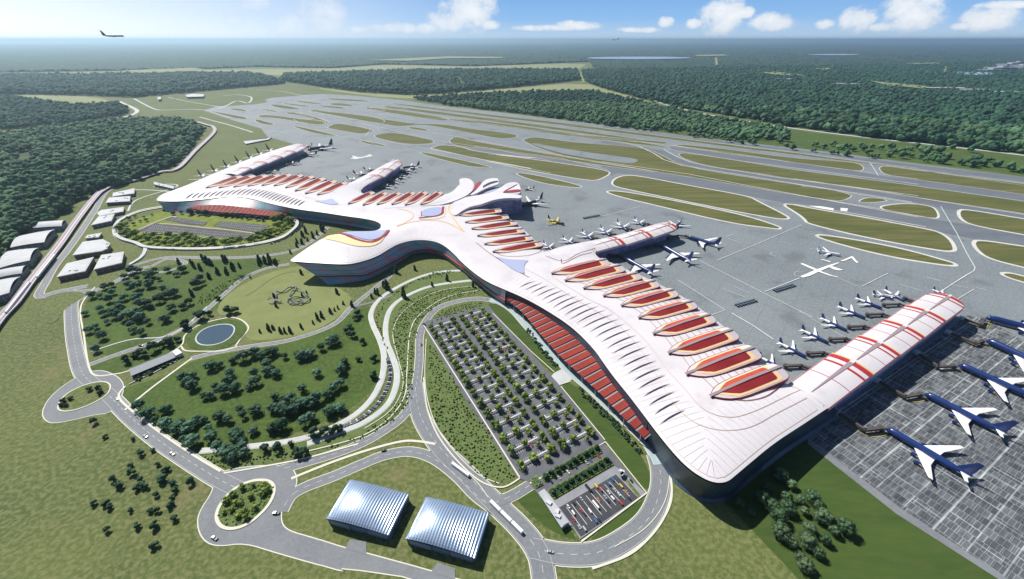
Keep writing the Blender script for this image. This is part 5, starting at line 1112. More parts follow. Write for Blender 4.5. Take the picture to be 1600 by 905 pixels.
def plane_parts(kind):
    """local coordinates: nose at +x 0.5 length, metres"""
    if kind in PLN: return PLN[kind]
    four = kind.startswith('jumbo'); Ln = 72.0 if four else 46.0; R = 3.6 if four else 2.5; z = 5.6 if four else 4.0
    cf, cr, cw, cfin, ce = {'jumbo': (M_navy, M_navy, M_pwhite, M_navy, M_navy), 'twin': (M_navy, M_pwhite, M_pwhite, M_navy, M_navy), 'twin_dark': (M_black, M_pwhite, M_pwhite, M_black, M_black),
                       'twin_navy': (M_navy, M_navy, M_pwhite, M_navy, M_navy), 'twin_white': (M_pwhite, M_pwhite, M_pwhite, M_pwhite, M_black), 'twin_yellow': (M_black, M_yelp, M_yelp, M_black, M_yelp), 'jumbo_grey': (MATS['pale_steel'], MATS['pale_steel'], MATS['pale_steel'], M_hwall, M_hwall), 'twin_grey': (MATS['pale_steel'], MATS['pale_steel'], MATS['pale_steel'], M_hwall, M_hwall)}[kind]
    pr = [(.5, .02, -.5), (.492, .32, -.4), (.475, .60, -.26), (.45, .82, -.12), (.415, .96, -.03), (.37, 1, 0), (.2, 1, 0), (0, 1, 0), (-.14, 1, 0), (-.24, .93, .09), (-.33, .74, .28), (-.41, .50, .50), (-.47, .28, .66), (-.5, .10, .74)]
    mb = MB(); n = 14
    for x, r, dz in pr:
        for k in range(n): a = 2 * math.pi * k / n; mb.v.append((x * Ln, math.cos(a) * R * r, z + dz * R + math.sin(a) * R * r * (1.08 if four else 1.0)))
    for i in range(len(pr) - 1):
        for k in range(n): mb.f.append((i * n + k, (i + 1) * n + k, (i + 1) * n + (k + 1) % n, i * n + (k + 1) % n)); mb.m.append(0 if pr[i][0] > -.13 else 1)
    mb.f += [tuple(range(n)), tuple(range((len(pr) - 1) * n, len(pr) * n))[::-1]]; mb.m += [0, 1]
    parts = []
    def keep(m_, nm, mats, smooth=False, sub=None):
        o = m_.build(nm, mats, None, smooth); me = o.data; bpy.data.objects.remove(o); parts.append((nm, me, sub))
    keep(mb, 'fuselage', [cf, cr], True)
    mb = MB()      # flight deck glass, a band round the nose
    for sg in (1, -1): mb.box((.455 * Ln, sg * R * .42, z + R * .62), (R * .35, R * .55, R * .22), sg * -.5)
    keep(mb, 'cockpit_window', [M_bglass], sub=0)
    mb = MB()
    for sg in (1, -1):
        for i in range(26 if four else 18): mb.box((.36 * Ln - i * (.62 * Ln / 26 if four else .62 * Ln / 18), sg * R * .985, z + .35 * R), (.55, .12, .6), 0)
    keep(mb, 'cabin_window', [M_bglass], sub=0)
    sp = .54 * Ln if not four else .52 * Ln
    for sg in (1, -1):
        mb = MB(); wing_mb(sg * R * .55, sg * sp, (.25 if four else .215) * Ln, .05 * Ln, 1.5, z - R * .55, z + 1.6, mb, kink=(.13 * Ln, -.20 * Ln)); keep(mb, 'wing', [cw])
        mb = MB(); wing_mb(sg * R * .3, sg * .19 * Ln, .11 * Ln, .04 * Ln, .6, z + R * .45, z + R * .9, mb, kink=(-.37 * Ln, -.465 * Ln)); keep(mb, 'tailplane', [cw])
        for q in ((.32, .58) if four else (.36,)):
            y = sg * q * sp; x = .13 * Ln - .33 * Ln * q + .045 * Ln; er = 1.75 if four else 1.5; zz = z - R * .55 + 1.6 * q - er * 1.0
            mb = MB(); mb.beam((x + 2.6, y, zz), (x - 1.6, y, zz), er, 12, 0, er * .8); mb.beam((x - 1.6, y, zz), (x - 3.4, y, zz), er * .62, 10, 1, er * .35); mb.box((x - 1.5, y, zz + er), (5, .4, 1.2)); keep(mb, 'engine', [ce, M_eng if four else M_steel])
    mb = MB(); h = (.235 if four else .20) * Ln; c0, c1 = .17 * Ln, .06 * Ln; x0 = -.31 * Ln; zf = z + R * .85
    for (x, zz, c, t) in ((x0, zf, c0, .5), (x0 - .145 * Ln, zf + h, c1, .2)):
        mb.v += [(x, 0, zz), (x - c * .4, t, zz), (x - c, 0, zz), (x - c * .4, -t, zz)]
    mb.f += [(0, 1, 5, 4), (1, 2, 6, 5), (2, 3, 7, 6), (3, 0, 4, 7), (4, 5, 6, 7)]; mb.m += [0] * 5; keep(mb, 'tail_fin', [cfin])
    if True:
        for (x, y) in ((.40 * Ln, 0), (-.03 * Ln, R), (-.03 * Ln, -R)):
            mb = MB(); mb.beam((x, y * .8, z - R * .8), (x, y * .8, .9), .28, 6)
            for dx in ((-.9, .9) if y else (0,)): mb.beam((x + dx, y * .8 - .7, .8), (x + dx, y * .8 + .7, .8), .8, 10)
            keep(mb, 'landing_gear', [M_dark])
    PLN[kind] = (Ln, parts); return PLN[kind]
def aeroplane(kind, nose, tail, label, group, hz=None, zz=.3, scale=None, at3=None):
    Ln, parts = plane_parts(kind); z = 5.0
    if at3: a, b, rootz = at3; 
    else: a, b = P(*nose, z), P(*tail, z + 3); rootz = zz
    d = a - b; s = d.length / Ln if scale is None else scale; c = (a + b) / 2
    if scale is not None: c = a - d.normalized() * (Ln * s / 2)
    o = thing('airliner', (c.x, c.y, rootz), label, 'aeroplane', group, math.atan2(d.y, d.x)); o.scale = (s, s, s)
    made = []
    for nm, me, sub in parts:
        if at3 and nm == 'landing_gear': continue
        q = bpy.data.objects.new(nm, me); COL.objects.link(q); q.parent = o if sub is None else made[sub]; made.append(q)
    return o, a, b, s
def bridge(pts, label, group, z=5.2):
    p = WP(pts, z); r = thing('jet_bridge', (p[0].x, p[0].y, 0), label, 'jet bridge', group)
    for a, b in zip(p, p[1:]):
        mb = MB(); c = (a + b) / 2; mb.box((c.x, c.y, z), ((b - a).length + 1.5, 3.6, 3.0), math.atan2(b.y - a.y, b.x - a.x)); mb.build('tunnel', M_brown, r)
    mb = MB(); q = p[-1]; mb.beam((q.x, q.y, z - 2), (q.x, q.y, z + 2.3), 3.4, 10); mb.build('cab', M_brown, r)
    for q in p[1:-1]: mb = MB(); mb.beam((q.x, q.y, .2), (q.x, q.y, z), .7, 6); mb.box((q.x, q.y, .9), (4.5, 2.2, 1.2), .6); mb.build('support', M_dark, r)
    q = p[0]; mb = MB(); mb.box((q.x, q.y, z + .2), (7, 7, 4.2), math.atan2((p[1] - q).y, (p[1] - q).x)); mb.build('rotunda', M_steel if z > 5 else M_brown, r)
G_A = 'jumbo airliners on the near stands'
big = [((1384, 669), (1520, 746), 'big navy airliner nearest the grass edge of the patterned apron', [(1306, 643), (1352, 672), (1378, 669)]),
       ((1444, 615), (1574, 678), 'big navy airliner second from the grass edge of the apron', [(1370, 594), (1415, 620), (1438, 616)]),
       ((1497, 570), (1632, 628), 'big navy airliner third from the grass edge of the apron', [(1433, 551), (1466, 573), (1491, 572)]),
       ((1540, 532), (1672, 590), 'big navy airliner cut by the frame, fourth from grass edge', [(1482, 519), (1524, 537), (1535, 533)]),
       ((1539, 497), (1676, 530), 'big navy airliner level with the near pier tip, farthest from the grass', [(1503, 497), (1533, 508), (1536, 500)])]
for n_, t_, lb, br in big:
    o, a, b, s = aeroplane('jumbo', n_, t_, lb, G_A); 
    q_ = WP(br, 0); nq = normals(q_, False); sm = MB(); sm.ribbon(catmull([v - k * 7 for v, k in zip(q_, nq)], False, 5), .7, .9); sm.ribbon(catmull([v - k * 10 for v, k in zip(q_, nq)], False, 5), .4, .9); tag(sm.build('stand_line', M_yelp), kind='structure')
    bridge(br, 'brown jet bridge to ' + lb.replace('big navy airliner', 'the airliner'), 'jet bridges of the near pier')
ordn = ['nearest the last skylight', 'second from the last skylight', 'third from the last skylight', 'fourth from the last skylight', 'fifth from the last skylight', 'sixth from the last skylight', 'seventh from the last skylight']
for i, (n_, t_) in enumerate([((1226, 577), (1186, 553)), ((1261, 557), (1217, 532)), ((1296, 535), (1252, 512)), ((1325, 515.5), (1283, 494)), ((1353.5, 496.5), (1310, 476)), ((1379.5, 481), (1338, 463)), ((1414, 469), (1383, 450))]):
    lb = 'navy and white airliner, %s, behind the near pier' % ordn[i]
    aeroplane('twin', n_, t_, lb, 'airliners on the far side of the near pier')
    x, y = n_; bridge([(x + 41, y), (x + 26, y - 6), (x + 2, y - 5)] if i < 6 else [(1440, 478), (1425, 470), (1414, 466)], 'brown jet bridge to the airliner ' + ordn[i], 'jet bridges of the near pier', z=4.5)
aeroplane('twin', (1398, 466), (1364, 456), 'mostly white airliner with navy fin parked behind the seventh airliner of the near pier', 'airliners on the far side of the near pier')
aeroplane('twin', (1487, 463), (1459, 449), 'airliner with white wings spread beyond the tip of the near pier', 'airliners on the far side of the near pier')
for i, (n_, t_) in enumerate([((864, 390), (849, 378)), ((897, 381), (879, 370)), ((926, 374), (909, 361)), ((954, 368), (938, 355)), ((980, 360), (964, 346.5)), ((1006, 352), (991, 341))]):
    aeroplane('twin', n_, t_, 'small navy and white airliner, %s of six behind the middle pier' % ['first from the hall', 'second from the hall', 'third from the hall', 'fourth from the hall', 'fifth from the hall', 'last'][i], 'airliners behind the middle pier')
    x, y = n_; bridge([(x + 14, y + 1), (x + 7, y - 2), (x + 1, y - 2)], 'short jet bridge to the %s of six airliners behind the middle pier' % ['first', 'second', 'third', 'fourth', 'fifth', 'last'][i], 'jet bridges of the middle pier', z=4.5)
aeroplane('twin_navy', (1053, 356), (1065, 345), 'navy airliner standing off the rounded tip of the middle pier', 'airliners at the middle pier')
for i, (n_, t_, b_) in enumerate([((978, 405), (1021, 427), (952, 399)), ((1036, 386), (1080, 409), (1012, 386)), ((1074, 370), (1124, 383), (1045, 372))]):
    w = ['beside the boat skylights in front of the middle pier', 'in the middle of the three before the middle pier', 'farthest out of the three before the middle pier'][i]
    aeroplane('jumbo', n_, t_, 'navy airliner with white wings ' + w, 'large airliners before the middle pier'); bridge([b_, ((b_[0] + n_[0]) / 2, (b_[1] + n_[1]) / 2 - 3), (n_[0] - 2, n_[1] - 1)], 'dark jet bridge to the airliner ' + w, 'jet bridges of the middle pier', z=4.8)
aeroplane('twin_dark', (820, 296), (835, 292), 'dark finned airliner beyond the petals of the hub hall', 'airliners by the hub hall')
aeroplane('twin_dark', (815, 323), (848, 311), 'dark airliner parked off the glass end of the hub hall', 'airliners by the hub hall')
aeroplane('twin_yellow', (882, 350), (856, 341), 'yellow airliner with dark nose taxiing on the open apron', None)
aeroplane('twin_white', (1315, 398), (1277, 389), 'white airliner alone beside the painted cross emblem', None)
LD = [((481, 236), (521, 228)), ((472, 243.5), (496, 240)), ((446, 258), (469, 252.5)), ((415, 270), (437, 266)), ((477, 230), (488, 225.5))]
for i, (n_, t_) in enumerate(LD):
    aeroplane('twin_dark' if i in (4,) else 'twin_dark', n_, t_, 'dark airliner on the apron side of the far left pier, ' + ['largest, second from the tip', 'third from the tip', 'fourth from the tip', 'closest to the red skylights', 'right at the tip'][i], 'airliners at the far left pier', scale=None)
for i, (x, y) in enumerate([(457, 445), (567, 405), (670, 370), (767, 335), (860, 300), (942, 270), (1025, 240)]):
    t_ = (ZL[0] + x * ZL[2], ZL[1] + (y + 15) * ZL[2]); t_ = (t_[0] - 4, t_[1] - 1); n_ = (t_[0] + 27, t_[1] + 7)
    aeroplane('twin_dark', n_, t_, 'dark fin showing over the far left pier, %s from its wing end' % ['first', 'second', 'third', 'fourth', 'fifth', 'sixth', 'seventh'][i], 'airliners at the far left pier')
for i, ((a, b), (c, d)) in enumerate([((1060, 388), (1205, 362)), ((1030, 420), (1165, 404)), ((975, 468), (1112, 444)), ((930, 502), (1062, 484)), ((860, 556), (1000, 526)), ]):
    aeroplane('twin_dark', (ZM[0] + a * .1875, ZM[1] + b * .1875), (ZM[0] + c * .1875, ZM[1] + d * .1875), 'black tailed airliner on the near side of the second left pier, %s from its tip' % ['first', 'second', 'third', 'fourth', 'fifth'][i], 'airliners at the second left pier')
for i, ((a, b), (c, d)) in enumerate([((835, 402), (735, 392)), ((775, 440), (650, 428)), ((695, 487), (595, 470)), ((640, 525), (590, 505)), ((1000, 330), (980, 305))]):
    aeroplane('twin_dark', (ZM[0] + a * .1875, ZM[1] + b * .1875), (ZM[0] + c * .1875, ZM[1] + d * .1875), 'dark airliner behind the second left pier, %s' % ['nearest its tip', 'second from its tip', 'third from its tip', 'tucked beside the skylights', 'just beyond the tip'][i], 'airliners at the second left pier')
def air(px_n, px_t, dist, kind, label):
    dn, dt = dirof(*px_n), dirof(*px_t); a3 = Vector((0, 0, H)) + dn * dist; b3 = Vector((0, 0, H)) + dt * dist
    Ln = plane_parts(kind)[0]; d = Vector((a3.x - b3.x, a3.y - b3.y))
    return aeroplane(kind, None, None, label, None, at3=(Vector((a3.x, a3.y)), Vector((b3.x, b3.y)), (a3.z + b3.z) / 2 - 4.5))
air((193, 54.5), (159, 54.5), 1250, 'jumbo_grey', 'grey airliner flying above the horizon at the upper left')
o = air((956, 62.5), (967, 60.5), 2600, 'twin_grey', 'tiny airliner low over the far forest near the horizon')[0]
# ------------------------------------------------------------------ baggage trains
def carts(p0, p1, n, label):
    a, b = P(*p0), P(*p1); d = (b - a).normalized(); r = thing('baggage_train', (a.x, a.y, .3), label, 'baggage carts', 'baggage carts on the apron'); rz = math.atan2(d.y, d.x); L_ = (b - a).length
    for i in range(n):
        c = a + d * (L_ * (i + .5) / n); mb = MB(); w = L_ / n * .72
        for off in (-2.4, 2.4):
            q = c + Vector((-d.y, d.x)) * off; mb.box((q.x, q.y, 1.1), (w, 3.0, .5), rz); mb.box((q.x, q.y, 2.9), (w, 3.0, .3), rz, 1); mb.box((q.x, q.y, 2.0), (w * .3, 2.6, 1.6), rz)
            for sx in (-.35, .35): e = q + d * (w * sx); mb.beam((e.x, e.y - .1, .6), (e.x, e.y + .1, .6), .4, 8)
        mb.build('cart', [M_dark, M_hwall], r)
carts((1149, 479), (1181, 470), 8, 'dark double line of baggage carts between the skylights and the painted cross'); carts((1209, 456), (1241, 446), 8, 'dark double line of baggage carts just below the painted cross'); carts((911, 342), (937, 337), 8, 'dark double line of baggage carts beyond the middle pier')
# ------------------------------------------------------------------ the two foreground hangars
def hangar(c4, h, label):
    c = [P(x, y, h) for x, y in c4]; ctr = (c[0] + c[1] + c[2] + c[3]) / 4; r = thing('hangar', (ctr.x, ctr.y, 0), label, 'hangar', 'silver hangars in the foreground')
    nu, nv = 96, 20; mb = MB()
    for i in range(nu + 1):
        for j in range(nv + 1):
            u, v = i / nu, j / nv; p = (c[0] * (1 - u) + c[3] * u) * (1 - v) + (c[1] * (1 - u) + c[2] * u) * v
            # barrel curve along u with the crest nearer the left, plus pressed ribs
            zz = h + 7.0 * (math.sin(math.pi * min(1, u ** .72)) ** .8) * (.35 + .65 * math.sin(math.pi * v) ** .7) + (.28 if (i // 2) % 2 else 0)
            mb.v.append((p.x, p.y, zz))
    k = nv + 1; mb.f = [(i * k + j, (i + 1) * k + j, (i + 1) * k + j + 1, i * k + j + 1) for i in range(nu) for j in range(nv)]; mb.m = [0] * len(mb.f)
    mb.build('roof', M_barn, r)
    mb = MB(); mb.prism(offset(c, -.3), h - 1.2, h + .0, 0); mb.build('eave', M_hwall, r)
    w = offset(c, -1.3); mb = MB(); mb.prism(w, 0, h - 1.2); mb.build('wall', M_hwall, r)
    a, b = (w[0], w[3]); d = (b - a); nrm = Vector((d.y, -d.x)).normalized(); 
    if (a + nrm - ctr).length < (a - ctr).length: nrm = -nrm
    for s0, s1 in ((.04, .36), (.38, .62), (.64, .96)):
        p, q = a + d * s0 + nrm * .15, a + d * s1 + nrm * .15; mb = MB(); cc = (p + q) / 2; mb.box((cc.x, cc.y, (h - 2.6) / 2), ((q - p).length, .25, h - 3), math.atan2(d.y, d.x)); o = mb.build('door', M_bwall if s0 != .38 else M_barn, r)
    for (pa, pb) in ((w[3], w[2]), (w[0], w[1])):
        dd = pb - pa; n2 = Vector((dd.y, -dd.x)).normalized(); 
        if (pa + n2 - ctr).length < (pa - ctr).length: n2 = -n2
        for s in (.15, .4, .65): cc = pa + dd * (s + .08) + n2 * .12; mb = MB(); mb.box((cc.x, cc.y, h - 3.2), (dd.length * .18, .22, 1.6), math.atan2(dd.y, dd.x)); mb.build('window', M_bglass, r)
    return r
hangar([(509, 811), (546, 750), (640, 773), (608, 837)], 10, 'ribbed silver blue hangar left of its twin beside the lower roundabout')
hangar([(633, 842), (665, 777), (765, 802), (743, 873)], 10, 'ribbed silver blue hangar right of its twin beside the parked trains')
# ------------------------------------------------------------------ low buildings along the guideway
def block(fr_, txt, h, label, cat='building', curved=False, wm=None, overhang=1.5, group='low buildings along the guideway', warm=False):
    c = [P(x, y, h) for x, y in f(fr_, txt)]; ctr = sum(c, Vector((0, 0))) / len(c); r = thing('pavilion' if not curved else 'barrel_hangar', (ctr.x, ctr.y, 0), label, cat, group)
    if area(c) < 0: c = c[::-1]
    w = offset(c, -overhang)
    if curved:
        mb = MB(); nu, nv = 40, 14
        for i in range(nu + 1):
            for j in range(nv + 1):
                u, v = i / nu, j / nv; p = (c[0] * (1 - u) + c[1] * u) * (1 - v) + (c[3] * (1 - u) + c[2] * u) * v
                mb.v.append((p.x, p.y, h - 3.0 + 8.5 * math.sin(math.pi * (.12 + .78 * u)) + 1.0 * math.sin(math.pi * v)))
        k = nv + 1; mb.f = [(i * k + j, (i + 1) * k + j, (i + 1) * k + j + 1, i * k + j + 1) for i in range(nu) for j in range(nv)]; mb.m = [0] * len(mb.f); mb.build('roof', M_broof, r, smooth=True)
        mb = MB(); mb.prism(w, 0, h - 1.5); mb.build('wall', M_bwall, r)
        mb = MB(); mb.prism(offset(c, -.8), h - 2.6, h - .8); mb.build('fascia', M_hwall, r)
    else:
        mb = MB(); mb.prism(c, h - 1.0, h, bottom=True); mb.build('roof', M_broof, r)
        mb = MB(); mb.prism(offset(c, -.8 - overhang), h, h + .35); rf = mb.build('roof_deck', M_broof, r)
        mb = MB()
        for k in range(3): q = c[0].lerp(c[2], random.uniform(.25, .75)) + (c[1] - c[3]) * random.uniform(-.22, .22); mb.box((q.x, q.y, h + 1.0), (random.uniform(2, 6), random.uniform(2, 4), 1.6), random.uniform(0, 3))
        mb.build('roof_plant', M_steel, r)
        mb = MB(); mb.prism(w, 0, h - 1.0); mb.build('wall', M_bwarm if warm else M_bwall, r)
    n = len(w)
    for i in range(n):
        a, b = w[i], w[(i + 1) % n]; d = b - a
        if d.length < 8: continue
        nr_ = Vector((d.y, -d.x)).normalized(); k = max(1, int(d.length / 9))
        for j in range(k):
            for fl in range(max(1, int((h - 2) / 4))):
                cc = a + d * ((j + .5) / k) + nr_ * .1; mb = MB(); mb.box((cc.x, cc.y, 2.2 + 4 * fl), (d.length / k * .7, .3, 2.0), math.atan2(d.y, d.x)); mb.build('window', M_bglass, r)
    return r
for t, h, lb, wm_ in [('725,88 865,58 862,92 722,112', 9, 'white roofed pavilion farthest up the row beside the guideway', 0), ('678,152 700,118 838,108 834,142', 9, 'flat white pavilion second from the far end of the row', 1), ('622,218 650,198 797,178 792,208 640,238', 8, 'long narrow white pavilion with slanting roof, third in the row', 0),
                     ('583,297 632,240 737,222 716,268', 10, 'white pavilion with tilted roof touching the ring road of the oval car park', 0), ('543,380 560,360 655,343 632,374', 8, 'small white pavilion in the middle of the row', 0), ('465,490 530,403 660,385 708,412 690,446 655,462', 12, 'large white pavilion with a chamfered corner in the lower row', 1),
                     ('362,630 430,540 603,500 547,592', 11, 'large flat roofed pavilion with wood front, nearest the bend of the road', 1), ('600,582 650,487 797,465 782,538', 11, 'large flat roofed pavilion to the right, by the mouth of the curved ramp', 1)]:
    block(LF, t, h, lb, warm=bool(wm_))
for t, h, lb in [('168,320 232,278 425,265 398,302', 13, 'barrel roofed hangar farthest up the left edge beyond the guideway'), ('65,440 140,360 355,322 285,405', 14, 'wide barrel roofed hangar, second up the left edge'), ('-15,575 50,462 250,440 192,522', 15, 'wide barrel roofed hangar, third along the left edge'),
                 ('-40,640 -5,585 182,553 142,606', 12, 'smaller barrel roofed hangar between two larger ones on the left edge'), ('-140,800 -40,655 132,625 60,730', 14, 'barrel roofed hangar nearest the lower left, cut by the picture edge')]:
    block(LF, t, h, lb, 'hangar', True, group='barrel hangars on the left edge')
for t, h, lb in [('350,226 378,220 382,240 356,244', 14, 'small dark terminal shed near the far wood'), ('585,205 650,195 742,200 735,218 600,222', 14, 'low white and dark shed beside the far airfield grass')]:
    block((180, 110, .1875), t, h, lb, group='far airfield sheds')
block(LF, '0,0 1,0 1,1 0,1', 3, 'x') if False else None
for t, h, lb in [('380,221 416,217 424,214 420,218 384,225', 5, 'long low grey tunnel entrance on the grass beside the far left pier')]:
    block(AB, t, h, lb, group=None, overhang=.5)
r = block(KF, '325,478 375,445 580,722 518,770', 6, 'long flat grey service building along the coach park', group=None)
block(KF, '990,295 1012,285 1045,325 1018,342', 4, 'little white kiosk at the head of the coach park', group=None, overhang=.4)
block(AB, '241,284 252,287 272,291 271,295 240,288', 7, 'low dark wall building below the far left wing tip', group=None, overhang=.3)
# trellis hall in the park
r = thing('trellis_hall', (P(240, 570).x, P(240, 570).y, 0), 'long slate roofed open hall with shrubs in front, left of the pond', 'hall')
c = [P(x, y, 5) for x, y in f((190, 520, .0994), '112,572 800,300 850,385 150,680')]; mb = MB(); mb.prism(c, 4.4, 5.0, bottom=True); mb.build('roof', mat('slate_roof', (.13, .15, .18), .6, (.17, .19, .22), .5, 3), r)
c2 = [P(x, y, 6) for x, y in f((190, 520, .0994), '795,290 890,255 950,310 850,360')]; mb = MB(); mb.prism(c2, 0, 6); mb.build('end_pavilion', M_steel, r)
for i in range(9):
    for a, b in ((c[0], c[1]), (c[3], c[2])): q = a.lerp(b, (i + .2) / 9); mb = MB(); mb.beam((q.x, q.y, 0), (q.x, q.y, 4.4), .3, 6); mb.build('column', M_bwall, r)
p_ = WP(f((190, 520, .0994), '125,815 320,715 500,640 620,575 700,525 865,455')); rw = thing('garden_wall', (p_[0].x, p_[0].y, 0), 'low pale garden wall in front of the trellis hall', 'wall'); mb = MB(); mb.ribbon(p_, 1.2, 1.2); mb.ribbon(p_, 1.0, 1.0)
vs = [(q.x, q.y, z) for q in p_ for z in (0, 1.2)]; mb.add(vs, [(2 * i, 2 * i + 2, 2 * i + 3, 2 * i + 1) for i in range(len(p_) - 1)]); mb.build('wall', M_path, rw)
# land art on the meadow
r = thing('land_art', (P(455, 466).x, P(455, 466).y, 0), 'looping steel land art sculpture on the dry round meadow', 'sculpture')
SA = (400, 430, .0774)
for t, rr, z in [('240,500 270,460 340,480 370,540 330,590 270,570', .7, 2.0), ('400,420 430,370 560,350 700,270 820,260 800,310 720,380 690,440', 1.2, 4.0), ('650,560 640,520 720,480 850,460 1000,450 1090,470 1060,540 960,580 880,600 740,600 670,580', 1.2, 3.0), ('380,400 420,440 400,520 460,570 530,560', 1.0, 4.5), ('820,320 920,330 1030,420 1050,460', .9, 5.0), ('700,520 800,560 900,530 940,540 920,600', .9, 4.0)]:
    p = catmull(WP(f(SA, t)), False, 6); mb = MB(); zz = lambda i: .6 + z * abs(math.sin(i * .31))
    for i in range(len(p) - 1): mb.beam((p[i].x, p[i].y, zz(i)), (p[i + 1].x, p[i + 1].y, zz(i + 1)), rr, 6)
    mb.build('loop', M_bwall, r)
road('footpath', f(SA, '-200,420 0,300 200,150 420,20 700,-60 1100,-60'), 1.2, M_mead, kerb=0)
# ------------------------------------------------------------------ guideway and trains
GW = f(AB, '-40,552 -2,499 24,471 49,437 80,398 97,376 121,342 146,310 160,297 182,287 214,280 250,268 278,262 305,235 334,207 333,198 324,195 298,189 240,186 178,184')
gw = catmull(WP(GW, 6), False, 8); r = thing('elevated_guideway', (gw[0].x, gw[0].y, 0), 'long pale elevated rail guideway running past the barrel hangars to the far wood', 'guideway')
mb = MB(); mb.ribbon(gw, 15, 6.0); k = [(x, y, z - 1.6) for x, y, z in mb.v]; n = len(mb.v); mb.add(mb.v[:] + k, [(2 * i, n + 2 * i, n + 2 * i + 2, 2 * i + 2) for i in range(n // 2 - 1)] + [(2 * i + 1, 2 * i + 3, n + 2 * i + 3, n + 2 * i + 1) for i in range(n // 2 - 1)]); mb.build('deck', M_rail, r)
nn = normals(gw, False)
for off in (-3.6, 3.6): mb = MB(); mb.ribbon([a + b * off for a, b in zip(gw, nn)], 2.6, 6.1); mb.build('track', M_track, r)
for off in (-7.2, 7.2): mb = MB(); mb.ribbon([a + b * off for a, b in zip(gw, nn)], .6, 7.0); mb.build('parapet', M_rail, r)
for q in resample(gw, 38)[:60]: mb = MB(); mb.box((q.x, q.y, 2.2), (2.5, 6, 4.5), .8); mb.build('pier_column', M_rail, r)
def train(p0, p1, n, label, z, name='train', w=3.4, h=3.6, gap=.8, grp='trains'):
    a, b = P(*p0, z + h), P(*p1, z + h); d = b - a; rz = math.atan2(d.y, d.x); r = thing(name, (a.x, a.y, z), label, name.replace('_', ' '), grp); L_ = d.length
    for i in range(n):
        s0, s1 = i / n, (i + 1) / n; c = a + d * ((s0 + s1) / 2); ln = L_ / n - gap; mb = MB(); prof = [(-w / 2, .3), (w / 2, .3), (w / 2, h * .8), (w * .38, h), (-w * .38, h), (-w / 2, h * .8)]; u = d.normalized(); v = Vector((-u.y, u.x)); vs = []
        for e in (-ln / 2, ln / 2):
            for (y, zz) in prof: q = c + u * e + v * y; vs.append((q.x, q.y, z + zz))
        mb.add(vs, [(i_, (i_ + 1) % 6, 6 + (i_ + 1) % 6, 6 + i_) for i_ in range(6)] + [(5, 4, 3, 2, 1, 0), (6, 7, 8, 9, 10, 11)]); cr = mb.build('carriage', M_pwhite, r)
        mb = MB()
        for sg in (1, -1): q = c + v * (sg * w / 2); mb.box((q.x, q.y, z + h * .62), (ln * .92, .12, h * .24), rz)
        mb.build('window_strip', M_bglass, cr)
        mb = MB()
        for e in (-.38, .38):
            for sg in (1, -1): q = c + u * (ln * e) + v * (sg * w * .42); mb.beam((q.x - v.x * .2, q.y - v.y * .2, z + .45), (q.x + v.x * .2, q.y + v.y * .2, z + .45), .45, 8)
        mb.build('wheels', M_dark, cr)
train((8, 487), (45, 440), 4, 'white train on the elevated guideway nearest the lower left', 6.2); train((57, 432), (85, 397), 3, 'white train on the elevated guideway farther up the line', 6.2)
train((766, 781), (817, 831), 3, 'long white articulated bus on the wide road beside the right silver hangar', .5, 'articulated_bus', 3.6, 4.0, 1.2, 'vehicles on the wide road')
train((706, 722), (733, 742), 1, 'pale road train on the wide road above the articulated bus', .5, 'road_train', 3.2, 3.6, .5, 'vehicles on the wide road')
p = WP(f(AB, '733,742 748,757 763,778')); mb = MB(); mb.ribbon(catmull(p, False, 4), .8, .9); tag(mb.build('road_barrier', M_kerb), kind='structure')
# ------------------------------------------------------------------ cars, vans and coaches
VEH = {}
def car_parts(kind, col):
    k = (kind, col)
    if k in VEH: return VEH[k]
    cm = mat('car_paint_' + col, {'white': (.75, .75, .75), 'black': (.02, .02, .025), 'silver': (.42, .44, .46), 'red': (.42, .05, .03), 'blue': (.05, .14, .32), 'yellow': (.68, .48, .05), 'orange': (.6, .2, .05)}[col], .3, spec=.6)
    L_, w, h = {'car': (4.7, 1.9, 1.45), 'van': (6.2, 2.2, 2.6), 'coach': (11.5, 2.6, 3.2)}[kind]; P_ = []
    def loft2(secs, m, nm, sub=None):
        mb = MB(); vs = []
        for x, y, z0, z1 in secs: vs += [(x, -y, z0), (x, y, z0), (x, y * .86, z1), (x, -y * .86, z1)]
        n = len(secs); mb.add(vs, [(4 * i + j, 4 * i + (j + 1) % 4, 4 * i + 4 + (j + 1) % 4, 4 * i + 4 + j) for i in range(n - 1) for j in range(4)] + [(3, 2, 1, 0), (4 * n - 4, 4 * n - 3, 4 * n - 2, 4 * n - 1)])
        o = mb.build(nm, m); P_.append((nm, o.data, sub)); bpy.data.objects.remove(o)
    a = L_ / 2; y = w / 2
    if kind == 'car':
        loft2([(-a, y * .9, .35, .85), (-a * .9, y, .25, .95), (a * .3, y, .25, .92), (a * .92, y * .95, .3, .75), (a, y * .8, .35, .6)], cm, 'body'); loft2([(-a * .78, y * .9, .9, .95), (-a * .5, y * .88, .9, h), (a * .05, y * .88, .9, h), (a * .38, y * .9, .88, .92)], M_bglass, 'cabin_glass')
        loft2([(-a * .5, y * .8, h - .05, h + .03), (a * .05, y * .8, h - .05, h + .03)], cm, 'roof_panel')
    else:
        loft2([(-a, y, .4, h * .96), (-a * .97, y, .35, h), (a * .85, y, .35, h), (a, y * .96, .4, h * (.7 if kind == 'van' else .95))], cm, 'body'); loft2([(-a * .9, y * 1.015, h * .5, h * .78), (a * .86, y * 1.015, h * .5, h * .78)], M_bglass, 'side_glass')
    mb = MB()
    for x in (-a * .62, a * .62):
        for sg in (1, -1): mb.beam((x, sg * (y - .22), .36), (x, sg * (y + .02), .36), .36, 10)
    o = mb.build('wheels', M_dark); P_.append(('wheels', o.data, None)); bpy.data.objects.remove(o); VEH[k] = P_; return P_
